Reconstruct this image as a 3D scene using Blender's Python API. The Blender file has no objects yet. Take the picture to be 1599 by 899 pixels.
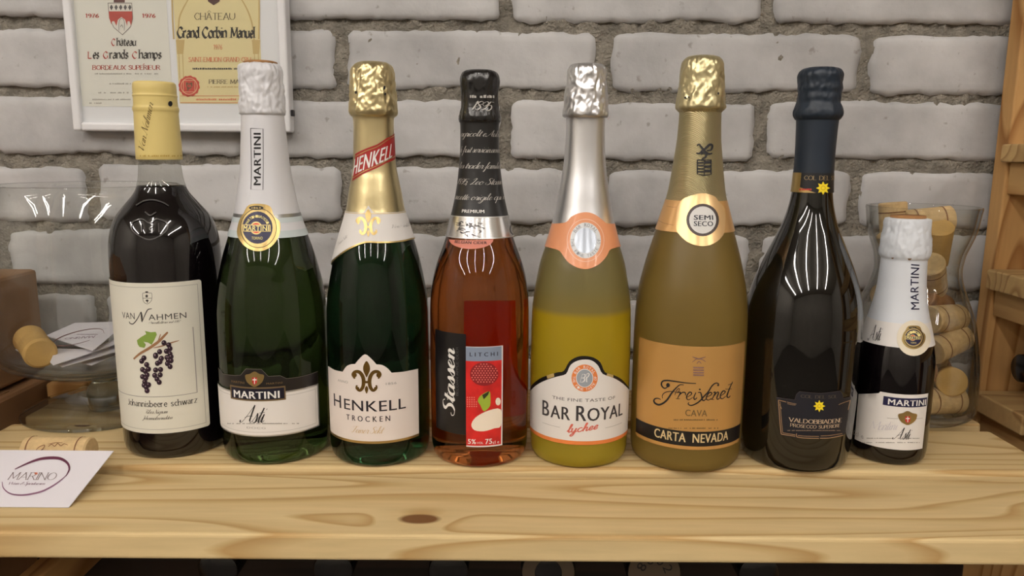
import bpy, bmesh, math, random
from mathutils import Vector, Matrix, noise
random.seed(7)
scene = bpy.context.scene
col = scene.collection
# ---------------------------------------------------------------- camera (image taken as 1599 x 899)
F = 1200.0
ZS = 0.90                      # height of the shelf top above the floor
PITCH, ROLL, CAMH = math.radians(9.9), math.radians(0.43), 0.24
CAM = Vector((0, 0, ZS + CAMH))
RM = Matrix.Rotation(math.pi/2 - PITCH, 3, 'X') @ Matrix.Rotation(ROLL, 3, 'Z')
cd = bpy.data.cameras.new('camera'); cam = bpy.data.objects.new('camera', cd); col.objects.link(cam)
cd.sensor_width = 36.0; cd.lens = 36.0*F/1599.0; cd.clip_start = 0.02
cam.matrix_world = Matrix.Translation(CAM) @ RM.to_4x4()
scene.camera = cam
# ---------------------------------------------------------------- world, exposure
w = bpy.data.worlds.new('world'); scene.world = w; w.use_nodes = True
w.node_tree.nodes['Background'].inputs[0].default_value = (0.9, 0.92, 1.0, 1)
w.node_tree.nodes['Background'].inputs[1].default_value = 0.05
vs = scene.view_settings
vs.view_transform = 'Standard'; vs.look = 'None'; vs.gamma = 1.0; vs.use_curve_mapping = False
vs.exposure = 0.0
scene.cycles.max_bounces = 14; scene.cycles.transmission_bounces = 10; scene.cycles.transparent_max_bounces = 16
scene.cycles.glossy_bounces = 5; scene.cycles.diffuse_bounces = 4
scene.cycles.sample_clamp_indirect = 4.0
TUBE_POWER = 60.0              # emission strength of the ceiling tubes
TUBE_X = (-2.3, -1.35, -0.45, 0.55, 1.6)

# ---------------------------------------------------------------- helpers: pixels and points
def ray(px, py):
    return RM @ Vector(((px-799.5)/F, -(py-449.5)/F, -1.0))
def on_z(px, py, z=0.0):
    d = ray(px, py); return CAM + d*((ZS+z-CAM.z)/d.z)
def on_y(px, py, Y):
    d = ray(px, py); return CAM + d*(Y/d.y)
def project(P):
    q = RM.transposed() @ (P-CAM)
    return 799.5 + F*q.x/(-q.z), 449.5 - F*q.y/(-q.z), -q.z
def ZM(x0, y0, s):             # points measured in an enlarged view
    return lambda *pts: [(x0+a/s, y0+b/s) for a, b in pts]
def S(*pts): return list(pts)

# ---------------------------------------------------------------- helpers: materials
def lin(c):
    c = c/255.0
    return c/12.92 if c <= 0.04045 else ((c+0.055)/1.055)**2.4
def rgb(*c): return (lin(c[0]), lin(c[1]), lin(c[2]), 1.0)
MATS = {}
def mat(name, c, rough=0.5, metal=0.0, spec=0.5, coat=0.0, bump=0.0, bscale=200.0, bdist=.002, trans=0.0, ior=1.45, vary=0.0, vscale=8.0, emit=None):
    if name in MATS: return MATS[name]
    m = bpy.data.materials.new(name); m.use_nodes = True; nt = m.node_tree; b = nt.nodes['Principled BSDF']
    b.inputs['Base Color'].default_value = rgb(*c); b.inputs['Roughness'].default_value = rough
    b.inputs['Metallic'].default_value = metal; b.inputs['Specular IOR Level'].default_value = spec
    b.inputs['Coat Weight'].default_value = coat; b.inputs['Coat Roughness'].default_value = 0.05
    b.inputs['Transmission Weight'].default_value = trans; b.inputs['IOR'].default_value = ior
    if emit:
        b.inputs['Emission Color'].default_value = rgb(*emit[0]); b.inputs['Emission Strength'].default_value = emit[1]
    tc = nt.nodes.new('ShaderNodeTexCoord')
    if vary:
        n = nt.nodes.new('ShaderNodeTexNoise'); n.inputs['Scale'].default_value = vscale; n.inputs['Detail'].default_value = 6
        r = nt.nodes.new('ShaderNodeValToRGB'); k0, k1 = 1-vary, 1+vary
        base = rgb(*c)
        r.color_ramp.elements[0].position = .3; r.color_ramp.elements[1].position = .7
        r.color_ramp.elements[0].color = tuple(x*k0 for x in base[:3])+(1,); r.color_ramp.elements[1].color = tuple(min(1, x*k1) for x in base[:3])+(1,)
        nt.links.new(tc.outputs['Object'], n.inputs['Vector']); nt.links.new(n.outputs['Fac'], r.inputs['Fac'])
        nt.links.new(r.outputs['Color'], b.inputs['Base Color'])
    if bump:
        n = nt.nodes.new('ShaderNodeTexNoise'); n.inputs['Scale'].default_value = bscale; n.inputs['Detail'].default_value = 5
        bp = nt.nodes.new('ShaderNodeBump'); bp.inputs['Strength'].default_value = bump; bp.inputs['Distance'].default_value = bdist
        nt.links.new(tc.outputs['Object'], n.inputs['Vector']); nt.links.new(n.outputs['Fac'], bp.inputs['Height'])
        nt.links.new(bp.outputs['Normal'], b.inputs['Normal'])
    MATS[name] = m; return m

def thin_glass(name, tint, refl=1.0, edge=None):
    """clear thin-walled glass: see-through with Fresnel reflection"""
    m = bpy.data.materials.new(name); m.use_nodes = True; nt = m.node_tree
    for n in list(nt.nodes):
        if n.type != 'OUTPUT_MATERIAL': nt.nodes.remove(n)
    out = nt.nodes[0]
    t = nt.nodes.new('ShaderNodeBsdfTransparent'); t.inputs[0].default_value = tint
    g = nt.nodes.new('ShaderNodeBsdfGlossy'); g.inputs['Roughness'].default_value = 0.02; g.inputs['Color'].default_value = (refl, refl, refl, 1)
    lw = nt.nodes.new('ShaderNodeLayerWeight'); lw.inputs[0].default_value = .5
    pw = nt.nodes.new('ShaderNodeMath'); pw.operation = 'POWER'; pw.inputs[1].default_value = 5.0; nt.links.new(lw.outputs['Facing'], pw.inputs[0])
    fr = nt.nodes.new('ShaderNodeMath'); fr.operation = 'MULTIPLY_ADD'; fr.inputs[1].default_value = .9; fr.inputs[2].default_value = .04; nt.links.new(pw.outputs[0], fr.inputs[0])
    mx = nt.nodes.new('ShaderNodeMixShader')
    if edge:                                    # longer path through the glass where it turns away
        p2 = nt.nodes.new('ShaderNodeMath'); p2.operation = 'POWER'; p2.inputs[1].default_value = 3.0; nt.links.new(lw.outputs['Facing'], p2.inputs[0])
        mc = nt.nodes.new('ShaderNodeMix'); mc.data_type = 'RGBA'; mc.inputs['A'].default_value = tint; mc.inputs['B'].default_value = edge
        nt.links.new(p2.outputs[0], mc.inputs['Factor']); nt.links.new(mc.outputs['Result'], t.inputs[0])
    nt.links.new(fr.outputs[0], mx.inputs[0]); nt.links.new(t.outputs[0], mx.inputs[1]); nt.links.new(g.outputs[0], mx.inputs[2])
    nt.links.new(mx.outputs[0], out.inputs[0]); MATS[name] = m; return m

def wood(name, light, dark, seed, axis=0, ring=26.0, rough=0.55, knots=(), swirl=2.2, stretch=0.05):
    """sawn softwood: long wavy growth rings along one axis, fine fibre, a few knots"""
    m = bpy.data.materials.new(name); m.use_nodes = True; nt = m.node_tree; b = nt.nodes['Principled BSDF']
    N = nt.nodes.new; L = nt.links.new
    tc = N('ShaderNodeTexCoord'); mp = N('ShaderNodeMapping'); sc = [1.0, 1.0, 1.0]; sc[axis] = stretch
    mp.inputs['Scale'].default_value = sc; mp.inputs['Location'].default_value = (seed*1.37, seed*.71, seed*.53)
    L(tc.outputs['Object'], mp.inputs['Vector'])
    big = N('ShaderNodeTexNoise'); big.inputs['Scale'].default_value = 9.0; big.inputs['Detail'].default_value = 1.5
    L(mp.outputs['Vector'], big.inputs['Vector'])
    mul = N('ShaderNodeMath'); mul.operation = 'MULTIPLY'; mul.inputs[1].default_value = ring*swirl/2.2
    L(big.outputs['Fac'], mul.inputs[0])
    last = mul.outputs[0]
    kfac = None
    for kx, ky, kr in knots:
        vs_ = N('ShaderNodeVectorMath'); vs_.operation = 'DISTANCE'
        mk = N('ShaderNodeMapping'); mk.inputs['Scale'].default_value = (0.5, 1.0, 0.0)
        L(tc.outputs['Object'], mk.inputs['Vector']); L(mk.outputs['Vector'], vs_.inputs[0]); vs_.inputs[1].default_value = (kx*.5, ky, 0)
        mr = N('ShaderNodeMapRange'); mr.inputs['From Min'].default_value = 0; mr.inputs['From Max'].default_value = kr*3.2
        mr.inputs['To Min'].default_value = 1.3; mr.inputs['To Max'].default_value = 0; mr.interpolation_type = 'SMOOTHSTEP'
        L(vs_.outputs['Value'], mr.inputs['Value'])
        ad = N('ShaderNodeMath'); ad.operation = 'ADD'; L(last, ad.inputs[0]); L(mr.outputs[0], ad.inputs[1]); last = ad.outputs[0]
        kk = N('ShaderNodeMapRange'); kk.inputs['From Min'].default_value = kr*.75; kk.inputs['From Max'].default_value = kr*1.05
        kk.inputs['To Min'].default_value = 1; kk.inputs['To Max'].default_value = 0; L(vs_.outputs['Value'], kk.inputs['Value'])
        if kfac is None: kfac = kk.outputs[0]
        else:
            mx_ = N('ShaderNodeMath'); mx_.operation = 'MAXIMUM'; L(kfac, mx_.inputs[0]); L(kk.outputs[0], mx_.inputs[1]); kfac = mx_.outputs[0]
    fr = N('ShaderNodeMath'); fr.operation = 'FRACT'; L(last, fr.inputs[0])
    cr = N('ShaderNodeValToRGB'); e = cr.color_ramp.elements
    e[0].position = 0.0; e[0].color = rgb(*light); e[1].position = 1.0; e[1].color = rgb(*light)
    x = e.new(0.62); x.color = rgb(*[(5*a+c_)/6 for a, c_ in zip(light, dark)])
    x = e.new(0.90); x.color = rgb(*dark)
    L(fr.outputs[0], cr.inputs['Fac'])
    fn = N('ShaderNodeTexNoise'); fn.inputs['Scale'].default_value = 160; fn.inputs['Detail'].default_value = 4
    L(mp.outputs['Vector'], fn.inputs['Vector'])
    mr2 = N('ShaderNodeMapRange'); mr2.inputs['To Min'].default_value = .84; mr2.inputs['To Max'].default_value = 1.12; L(fn.outputs['Fac'], mr2.inputs['Value'])
    mm = N('ShaderNodeVectorMath'); mm.operation = 'SCALE'; L(cr.outputs['Color'], mm.inputs[0]); L(mr2.outputs[0], mm.inputs['Scale'])
    final = mm.outputs['Vector']
    if kfac is not None:
        mi = N('ShaderNodeMix'); mi.data_type = 'RGBA'; L(kfac, mi.inputs['Factor']); L(final, mi.inputs['A']); mi.inputs['B'].default_value = rgb(110, 76, 44)
        final = mi.outputs['Result']
    L(final, b.inputs['Base Color']); b.inputs['Roughness'].default_value = rough; b.inputs['Specular IOR Level'].default_value = .2
    bp = N('ShaderNodeBump'); bp.inputs['Strength'].default_value = .12; bp.inputs['Distance'].default_value = .001
    L(fn.outputs['Fac'], bp.inputs['Height']); L(bp.outputs['Normal'], b.inputs['Normal'])
    MATS[name] = m; return m

# ---------------------------------------------------------------- helpers: objects
def thing(name, label, cat, loc, group=None):
    o = bpy.data.objects.new(name, None); col.objects.link(o); o.location = loc; o.empty_display_size = .02
    o['label'] = label; o['category'] = cat
    if group: o['group'] = group
    return o
def tag(o, label, cat, group=None):
    o['label'] = label; o['category'] = cat
    if group: o['group'] = group
    return o
WLOC = {}
def wloc(o): return WLOC.get(o.name, Vector(o.location))
def obj(name, verts, faces, m, parent=None, smooth=False, origin=None, label=None):
    """world-space vertices -> one mesh object whose origin is its parent's (or the given) point"""
    if parent is not None: og = wloc(parent)
    else: og = Vector(origin) if origin is not None else Vector((0, 0, 0))
    me = bpy.data.meshes.new(name)
    me.from_pydata([tuple(Vector(v)-og) for v in verts], [], faces); me.update()
    if m is not None: me.materials.append(m)
    if smooth: me.polygons.foreach_set('use_smooth', [True]*len(me.polygons))
    o = bpy.data.objects.new(name, me); col.objects.link(o)
    if parent is not None: o.parent = parent
    else: o.location = og
    WLOC[o.name] = og
    if label: o['label'] = label
    return o
def struct(o): o['kind'] = 'structure'; return o
def boxm(x0, x1, y0, y1, z0, z1, bev=0.0, seg=2):
    bm = bmesh.new(); bmesh.ops.create_cube(bm, size=1.0)
    for v in bm.verts: v.co = Vector(((x0+x1)/2+v.co.x*(x1-x0), (y0+y1)/2+v.co.y*(y1-y0), (z0+z1)/2+v.co.z*(z1-z0)))
    if bev: bmesh.ops.bevel(bm, geom=list(bm.edges), offset=bev, segments=seg, profile=.5, affect='EDGES')
    bm.verts.index_update(); V = [v.co.copy() for v in bm.verts]; Fc = [[v.index for v in f.verts] for f in bm.faces]; bm.free()
    return V, Fc
def lathe(prof, cx, cy, seg=72, disp=None):
    """profile [(r, z)] turned about the vertical through (cx, cy); r = 0 closes"""
    V, Fc, rows = [], [], []
    for i, (r, z) in enumerate(prof):
        if r <= 1e-6: rows.append([len(V)]); V.append(Vector((cx, cy, z))); continue
        row = []
        for k in range(seg):
            a = 2*math.pi*k/seg; rr = r; zz = z
            if disp: 
                dr, dz = disp(a, z, i); rr += dr; zz += dz
            row.append(len(V)); V.append(Vector((cx+rr*math.sin(a), cy-rr*math.cos(a), zz)))
        rows.append(row)
    for A, B in zip(rows, rows[1:]):
        if len(A) == 1 and len(B) == 1: continue
        for k in range(seg):
            k2 = (k+1) % seg
            if len(A) == 1: Fc.append([A[0], B[k2], B[k]])
            elif len(B) == 1: Fc.append([A[k], A[k2], B[0]])
            else: Fc.append([A[k], A[k2], B[k2], B[k]])
    return V, Fc
def catmull(pts, n=6):
    if len(pts) < 3: return list(pts)
    closed = (abs(pts[0][0]-pts[-1][0])+abs(pts[0][1]-pts[-1][1])) < 1e-9
    P = ([pts[-2]] if closed else [pts[0]])+list(pts)+([pts[1]] if closed else [pts[-1]])
    out = []
    for i in range(1, len(P)-2):
        p0, p1, p2, p3 = P[i-1:i+3]
        for k in range(n):
            t = k/n
            out.append(tuple(.5*((2*p1[j])+(-p0[j]+p2[j])*t+(2*p0[j]-5*p1[j]+4*p2[j]-p3[j])*t*t+(-p0[j]+3*p1[j]-3*p2[j]+p3[j])*t**3) for j in (0, 1)))
    out.append(tuple(pts[-1])); return out
def ribbon(pts, wfun):
    """polyline -> quads; wfun(t, direction) gives the full width"""
    pts = [p for i, p in enumerate(pts) if i == 0 or math.hypot(p[0]-pts[i-1][0], p[1]-pts[i-1][1]) > 1e-9]
    n = len(pts); L, R = [], []
    if n < 2: return []
    for i, p in enumerate(pts):
        a = pts[max(i-1, 0)]; b = pts[min(i+1, n-1)]
        dx, dy = b[0]-a[0], b[1]-a[1]; d = math.hypot(dx, dy) or 1e-9
        wd = wfun(i/(n-1), math.atan2(dy, dx))*.5
        L.append((p[0]-dy/d*wd, p[1]+dx/d*wd)); R.append((p[0]+dy/d*wd, p[1]-dx/d*wd))
    return [[L[i], R[i], R[i+1], L[i+1]] for i in range(n-1)]
def ellipse(cx, cy, rx, ry, n=28, a0=0, a1=2*math.pi, rot=0):
    o = []
    for k in range(n + (0 if a1-a0 > 6.28 else 1)):
        a = a0+(a1-a0)*k/n; x, y = rx*math.cos(a), ry*math.sin(a)
        o.append((cx+x*math.cos(rot)-y*math.sin(rot), cy+x*math.sin(rot)+y*math.cos(rot)))
    return o

# ---------------------------------------------------------------- helpers: lettering
RO = {  # capitals, cap height 7
'A':(6,"0,0 3,7|3,7 6,0|1.2,2.4 4.8,2.4"),'B':(5,"0,0 0,7|~0,7 3,7 4.4,5.4 3,3.7 0,3.7|~0,3.7 3.4,3.7 5,1.9 3.4,0 0,0"),
'C':(5.5,"~5.4,5.6 4,6.9 2,6.6 0,3.5 2,.4 4,.1 5.5,1.4"),'D':(5.8,"0,0 0,7|~0,7 3.2,6.8 5.8,3.5 3.2,.2 0,0"),
'E':(4.6,"0,0 0,7|0,7 4.4,7|0,3.6 3.4,3.6|0,0 4.6,0"),'F':(4.4,"0,0 0,7|0,7 4.4,7|0,3.6 3.4,3.6"),
'G':(5.8,"~5.4,5.6 4,6.9 2,6.6 0,3.5 2,.4 4,.1 5.6,1|5.6,3 5.6,.8"),'H':(5.6,"0,0 0,7|5.6,0 5.6,7|0,3.6 5.6,3.6"),
'I':(.6,".3,0 .3,7"),'J':(3.4,"~3,7 3,1.6 1.8,0 .2,.6"),'K':(5.2,"0,0 0,7|5,7 0,3|1.6,4.2 5.2,0"),'L':(4.4,"0,0 0,7|0,0 4.4,0"),
'M':(7,"0,0 .5,7|.5,7 3.5,1|3.5,1 6.5,7|6.5,7 7,0"),'N':(5.6,"0,0 0,7|0,7 5.6,0|5.6,0 5.6,7"),
'O':(6.4,"~3.2,7 .9,5.9 0,3.5 .9,1.1 3.2,0 5.5,1.1 6.4,3.5 5.5,5.9 3.2,7"),'P':(4.6,"0,0 0,7|~0,7 3,7 4.6,5.2 3,3.3 0,3.3"),
'Q':(6.4,"~3.2,7 .9,5.9 0,3.5 .9,1.1 3.2,0 5.5,1.1 6.4,3.5 5.5,5.9 3.2,7|3.6,1.4 6,-1"),'R':(5.2,"0,0 0,7|~0,7 3,7 4.4,5.3 3,3.6 0,3.6|2.2,3.6 5.2,0"),
'S':(4.6,"~4.2,5.8 2.4,7 .5,5.5 2.2,3.8 4.2,2.6 4.3,1.1 2.3,0 .1,1.3"),'T':(5.4,"2.7,0 2.7,7|0,7 5.4,7"),'U':(5.6,"~0,7 0,2 2.8,0 5.6,2 5.6,7"),
'V':(5.8,"0,7 2.9,0|2.9,0 5.8,7"),'W':(8,"0,7 2,0|2,0 4,7|4,7 6,0|6,0 8,7"),'X':(5.4,"0,7 5.4,0|0,0 5.4,7"),'Y':(5.4,"0,7 2.7,3.4|5.4,7 2.7,3.4|2.7,3.4 2.7,0"),
'Z':(5,"0,7 5,7|5,7 0,0|0,0 5,0"),
'a':(3.6,"~.4,3.8 1.8,4.6 3,3.6 3,0|~3,2.6 1,2.4 .2,1.2 1.2,0 3,1"),'b':(3.8,"0,7.4 0,0|~0,3.2 1.8,4.6 3.6,2.3 1.8,0 0,1"),
'c':(3.2,"~3,3.8 1.8,4.6 .2,2.3 1.8,0 3.1,.8"),'d':(3.8,"3.4,7.4 3.4,0|~3.4,3.4 1.6,4.6 0,2.3 1.6,0 3.4,1"),'e':(3.4,"~.2,2.5 3.2,2.5 2.8,4.2 1.7,4.6 .1,2.3 1.7,0 3.2,.9"),
'f':(2.4,"~2.6,7 1.6,7.3 .9,6 .9,0|0,4.4 2.2,4.4"),'g':(3.8,"~3.4,3.4 1.6,4.6 0,2.3 1.6,0 3.4,1.2|~3.4,4.4 3.4,-.6 1.8,-2.2 .2,-1.4"),'h':(3.8,"0,7.4 0,0|~0,3 1.8,4.6 3.3,3.6 3.3,0"),
'i':(.8,".4,4.6 .4,0|.4,6.2 .4,6.8"),'j':(1.2,"~.8,4.6 .8,-1 -.4,-2|.8,6.2 .8,6.8"),'k':(3.6,"0,7.4 0,0|3.2,4.6 0,2|1.2,2.8 3.6,0"),'l':(.8,".4,7.4 .4,0"),
'm':(6,"0,4.6 0,0|~0,3 1.6,4.6 2.8,3.6 2.8,0|~2.8,3 4.4,4.6 5.6,3.6 5.6,0"),'n':(3.8,"0,4.6 0,0|~0,3 1.8,4.6 3.3,3.6 3.3,0"),
'o':(3.8,"~1.9,4.6 .4,3.8 0,2.3 .4,.8 1.9,0 3.4,.8 3.8,2.3 3.4,3.8 1.9,4.6"),'p':(3.8,"0,4.6 0,-2.2|~0,3.2 1.8,4.6 3.6,2.3 1.8,0 0,1"),'q':(3.8,"3.4,4.6 3.4,-2.2|~3.4,3.4 1.6,4.6 0,2.3 1.6,0 3.4,1"),
'r':(2.6,"0,4.6 0,0|~0,2.8 1.2,4.4 2.6,4.2"),'s':(3,"~2.7,3.9 1.5,4.6 .3,3.5 1.5,2.4 2.8,1.2 1.5,0 .1,.8"),'t':(2.4,"~.9,6.4 .9,1 1.5,0 2.5,.5|0,4.5 2.2,4.5"),
'u':(3.8,"~0,4.6 0,1.2 1.5,0 3.3,1.4|3.3,4.6 3.3,0"),'v':(3.6,"0,4.6 1.8,0|1.8,0 3.6,4.6"),'w':(5.6,"0,4.6 1.4,0|1.4,0 2.8,4.6|2.8,4.6 4.2,0|4.2,0 5.6,4.6"),'x':(3.4,"0,4.6 3.4,0|0,0 3.4,4.6"),
'y':(3.6,"0,4.6 1.8,0|~3.6,4.6 1.8,0 1,-2 0,-2.2"),'z':(3.2,"0,4.6 3.2,4.6|3.2,4.6 0,0|0,0 3.2,0"),
'1':(2.4,"~.2,5.8 1.4,7 1.4,0"),'9':(4.2,"~4,5 2,3.2 .3,5 2,7 4,5.4 3.6,2 1.6,0"),'7':(4,"0,7 4,7|~4,7 2,3 1.4,0"),'6':(4.2,"~3.4,7 1,4.6 .2,2 2,0 4,2 2,3.8 .4,2.4"),'8':(4.2,"~2.1,7 .5,5.4 2.1,3.8 3.9,1.9 2.1,0 .3,1.9 2.1,3.8 3.7,5.4 2.1,7"),
'5':(4,"3.6,7 .8,7|~.8,7 .4,4 2.4,4.4 3.8,2.2 2,0 .2,.8"),'0':(4.4,"~2.2,7 .3,3.5 2.2,0 4.1,3.5 2.2,7"),'2':(4,"~.3,5.4 2,7 3.7,5.2 2,2.6 0,0|0,0 4,0"),
'.':(1,".4,0 .5,.5"),',':(1,".5,.5 .2,-1"),"'":(1,".5,7 .4,5.4"),'&':(5,"~5,.2 1.4,5 2.2,7 3.4,5.6 .4,2 1.8,0 4.8,3"),' ':(2.6,""),'-':(2.6,".3,2.4 2.3,2.4")}
SC = {
'a':(3.9,"~3.4,3.6 2.2,4 .8,3 .5,1.2 1.4,0 2.6,.9 3.5,3.9 3.1,1 3.5,0 4.4,.9"),'b':(3.4,"~0,.8 1.4,4.5 2,7.4 1.4,8 1,6 1,1.5 1.6,0 2.8,.4 3.2,2.4 2.6,3.8 3.6,3.4"),
'c':(3.2,"~3,3.4 2.2,4 .9,3.2 .5,1.4 1.4,0 2.6,.3 3.6,1.2"),'d':(4,"~3.2,3.6 2,4 .7,2.8 .6,1 1.5,0 2.6,1 3.4,4 4,8|~4,8 3.3,1.2 3.7,0 4.5,.9"),
'e':(3,"~0,.9 2,2 2.6,3.3 1.7,4 .7,2.6 .7,.8 1.7,0 3.3,1.1"),'f':(2.4,"~0,.8 1.6,4 2.8,7.4 2.2,8 1.6,5 1,-2 .4,-4 0,-3 1.2,0 2.8,.9"),
'g':(3.9,"~3.4,3.6 2.2,4 .8,3 .5,1.2 1.4,0 2.6,.9 3.5,3.9 2.9,-2 1.6,-4 .7,-3 2.4,-.8 4.4,.9"),'h':(3.7,"~0,.8 1.4,5 1.9,7.6 1.3,8 1,5 .7,0|~.8,1.6 2.1,3.9 2.9,3.2 2.7,.8 3.2,0 4.1,.9"),
'i':(1.9,"~0,.8 1,3.9 .8,.8 1.2,0 2.1,.9|1.4,5.6 1.6,6.2"),'j':(1.6,"~0,.8 1,3.9 .6,-2 -.4,-4 -1,-3|1.4,5.6 1.6,6.2"),'k':(3.4,"~0,.8 1.4,5 1.9,7.6 1.3,8 .8,4 .6,0|~3,4 1,2.2 2.2,1.2 2.8,0 3.6,.9"),
'l':(2.2,"~0,.8 1.6,5 2,7.6 1.4,8 1,4.6 1,1 1.5,0 2.4,.9"),'m':(5,"~0,3 .6,4 .8,2.6 .6,0|~.7,1.8 1.8,4 2.4,3 2.2,0|~2.3,1.8 3.4,4 4,3 3.8,.8 4.2,0 5.2,.9"),
'n':(3.7,"~0,3 .6,4 .8,2.6 .6,0|~.7,1.8 2,4 2.8,3 2.6,.8 3.1,0 4,.9"),'o':(3.4,"~2,4 .8,3.2 .5,1.4 1.4,0 2.6,.8 2.9,2.6 2,4 2.6,3.2 3.8,3.2"),
'p':(3.4,"~0,2.6 .8,4 .6,0 .2,-4|~.6,1.8 1.8,4 3,3 2.6,.8 1.6,0 .7,.5"),'q':(3.6,"~3.4,3.6 2.2,4 .8,3 .5,1.2 1.4,0 2.6,.9 3.5,3.9 3,-4"),'r':(2.6,"~0,.8 .7,3.4 .9,4.4 1.5,3.6 2.3,3.7 1.9,1 2.3,0 3.1,.9"),
's':(2.5,"~0,.8 1.2,3 1.5,4.3 2,2.2 1.8,.4 .9,0 .3,.6|~1.7,.2 2.8,.9"),'t':(2.1,"~0,.8 1.2,4 1.8,6.6 1.1,2 1.3,0 2.4,.9|.2,4.4 2.8,4.6"),'u':(3.8,"~0,3 .5,4 .4,1 1.2,0 2.4,1.4 3,4 2.8,1 3.2,0 4.1,.9"),
'v':(3.2,"~0,3 .6,4 1,1.4 1.6,0 2.6,1.6 2.8,4 3.6,3.4"),'w':(4.6,"~0,3 .5,4 .6,1 1.3,0 2.2,1.6 2.4,3.6 2.6,1 3.3,0 4.2,1.8 4.2,4 5,3.5"),'x':(3.2,"~0,3 .8,4 1.6,2 2.4,0 3.4,.9|3,4 .2,0"),
'y':(3.6,"~0,3 .5,4 .4,1 1.2,0 2.4,1.4 3,4 2.4,-2 1.2,-4 .4,-3 2,-.8 3.9,.9"),'z':(3,"~0,3.6 1.4,4 2.6,3.6 .4,.2 2,.4 3.2,0"),
'S':(4.4,"~4.6,6.4 3.8,7.8 2.2,7.4 1.8,5.8 3.2,4 3.6,1.6 2.2,0 .4,.4 0,1.8 .9,2.2"),'A':(5.6,"~-1.6,1 -1.4,0 0,.6 2,4 4,8|4,8 3.8,1 4.4,0 5.6,.9|~.6,2.2 2.4,3 4.6,3"),
'F':(4.4,"~.2,5.6 .2,7 2,7.6 5.4,7.8|~3.4,7.6 2.4,3 1.4,.4 .2,0 -.6,1|1.6,4 4,4.2"),'V':(4.6,"~-.4,6.4 .6,7.8 1.4,5 1.8,0 3.4,4 5,8"),'N':(5,"~-.4,.4 .4,0 1,3 1.6,8|1.6,8 3.6,0|~3.6,0 4.4,5 5.6,8"),
'J':(3.4,"~0,6.6 1.4,8 3.4,7.8 2.6,2 1.6,-2 .2,-3 .4,-1.4 3.4,.9"),'L':(4.2,"~1,5.6 2.4,8 3.2,6.8 2,2 .6,0 2,.6 4.2,.4"),'R':(4.6,"~1,0 1.8,8|~0,6.6 2,8 4.2,7 3.4,4.6 1.6,4.2|~2.2,4.2 3.6,.4 4.8,.4"),
'1':(2.4,"1,5.8 2,7|2,7 1.6,0"),'8':(3.6,"~2.1,7 .5,5.4 2.1,3.8 3.4,1.9 2.1,0 .3,1.9 2.1,3.8 3.7,5.4 2.1,7"),'9':(3.6,"~3.4,5 2,3.2 .3,5 2,7 3.6,5.4 3.2,2 1.6,0"),'5':(3.6,"3.6,7 1,7|~1,7 .6,4 2.4,4.4 3.4,2.2 2,0 .2,.8"),
'&':(4,"~4,.2 1.4,5 2.2,7 3.4,5.6 .4,2 1.8,0 4,3"),',':(1.4,".6,.5 .2,-1.2"),"'":(1,".6,7.4 .4,6"),'.':(1.2,".4,0 .6,.4"),' ':(2.2,"")}
def stroke_text(s, font='serif', wt=None, gap=None, shear=None):
    """list of small polygons, baseline y = 0, unit = 1/7 of the capital height"""
    T = SC if font in ('script', 'brush') else RO
    wt = wt if wt is not None else {'serif': 1.1, 'black': 1.7, 'script': .75, 'brush': .8, 'line': .6}[font]
    gap = gap if gap is not None else {'serif': 1.15, 'black': .8, 'script': -.25, 'brush': .3, 'line': 1.3}[font]
    shear = shear if shear is not None else {'script': .38, 'brush': .22}.get(font, 0)
    x = 0; out = []
    for ch in s:
        adv, d = T.get(ch) or RO.get(ch) or (2.6, '')
        for st in filter(None, d.split('|')):
            sm = st.startswith('~')
            p = [tuple(float(q) for q in t.split(',')) for t in st.lstrip('~').split()]
            straight = len(p) == 2
            if sm: p = catmull(p, 4)
            p = [(a+x+b*shear, b) for a, b in p]
            if font == 'serif': wf = lambda t, d_: wt*(.38+.62*abs(math.sin(d_)))
            elif font == 'black': wf = lambda t, d_: wt*(.22+.78*abs(math.sin(d_-.75)))
            elif font == 'script': wf = lambda t, d_: wt*(.35+.9*max(0, -math.sin(d_)))
            else: wf = lambda t, d_: wt
            out += ribbon(p, wf)
            if font in ('serif', 'black') and straight and abs(p[0][1]-p[1][1]) > 3:
                for q in p:
                    e = .75*wt+.25
                    if abs(q[1]) < .4 or q[1] > 4: out.append([(q[0]-e, q[1]-.14), (q[0]+e, q[1]-.14), (q[0]+e, q[1]+.14), (q[0]-e, q[1]+.14)])
        x += adv+gap
    return out, (0.0, x-gap)
_TC = {}
def font_text(s, bold=0.0):
    k = (s, bold)
    if k not in _TC:
        cu = bpy.data.curves.new('t', 'FONT'); cu.body = s; cu.offset = bold; cu.resolution_u = 3; cu.fill_mode = 'FRONT'; cu.space_character = 1.06
        o = bpy.data.objects.new('t', cu); col.objects.link(o); bpy.context.view_layer.update()
        dg = bpy.context.evaluated_depsgraph_get(); me = o.evaluated_get(dg).to_mesh()
        polys = [[(me.vertices[i].co.x, me.vertices[i].co.y) for i in p.vertices] for p in me.polygons]
        o.evaluated_get(dg).to_mesh_clear(); bpy.data.objects.remove(o); bpy.data.curves.remove(cu)
        _TC[k] = polys
    return _TC[k]
def unit_text(s, font, **kw):
    """polygons in a box: x 0..1 over the text's length, y 0..1 from the baseline to the capital height"""
    if font in ('sans', 'bold'):
        P = font_text(s); bo = kw.get('bold', .014 if font == 'bold' else 0.0)*1.6
        if bo: P = [[(a+k*bo, b) for a, b in q] for k in (-1, 0, 1) for q in P]
        xs = [p[0] for q in P for p in q]
        x0, x1, H = min(xs), max(xs), 0.7
    else:
        P, _ = stroke_text(s, font, **kw); xs = [p[0] for q in P for p in q]; x0, x1, H = min(xs), max(xs), 7.0
    return [[((a-x0)/(x1-x0), b/H) for a, b in q] for q in P]

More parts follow.
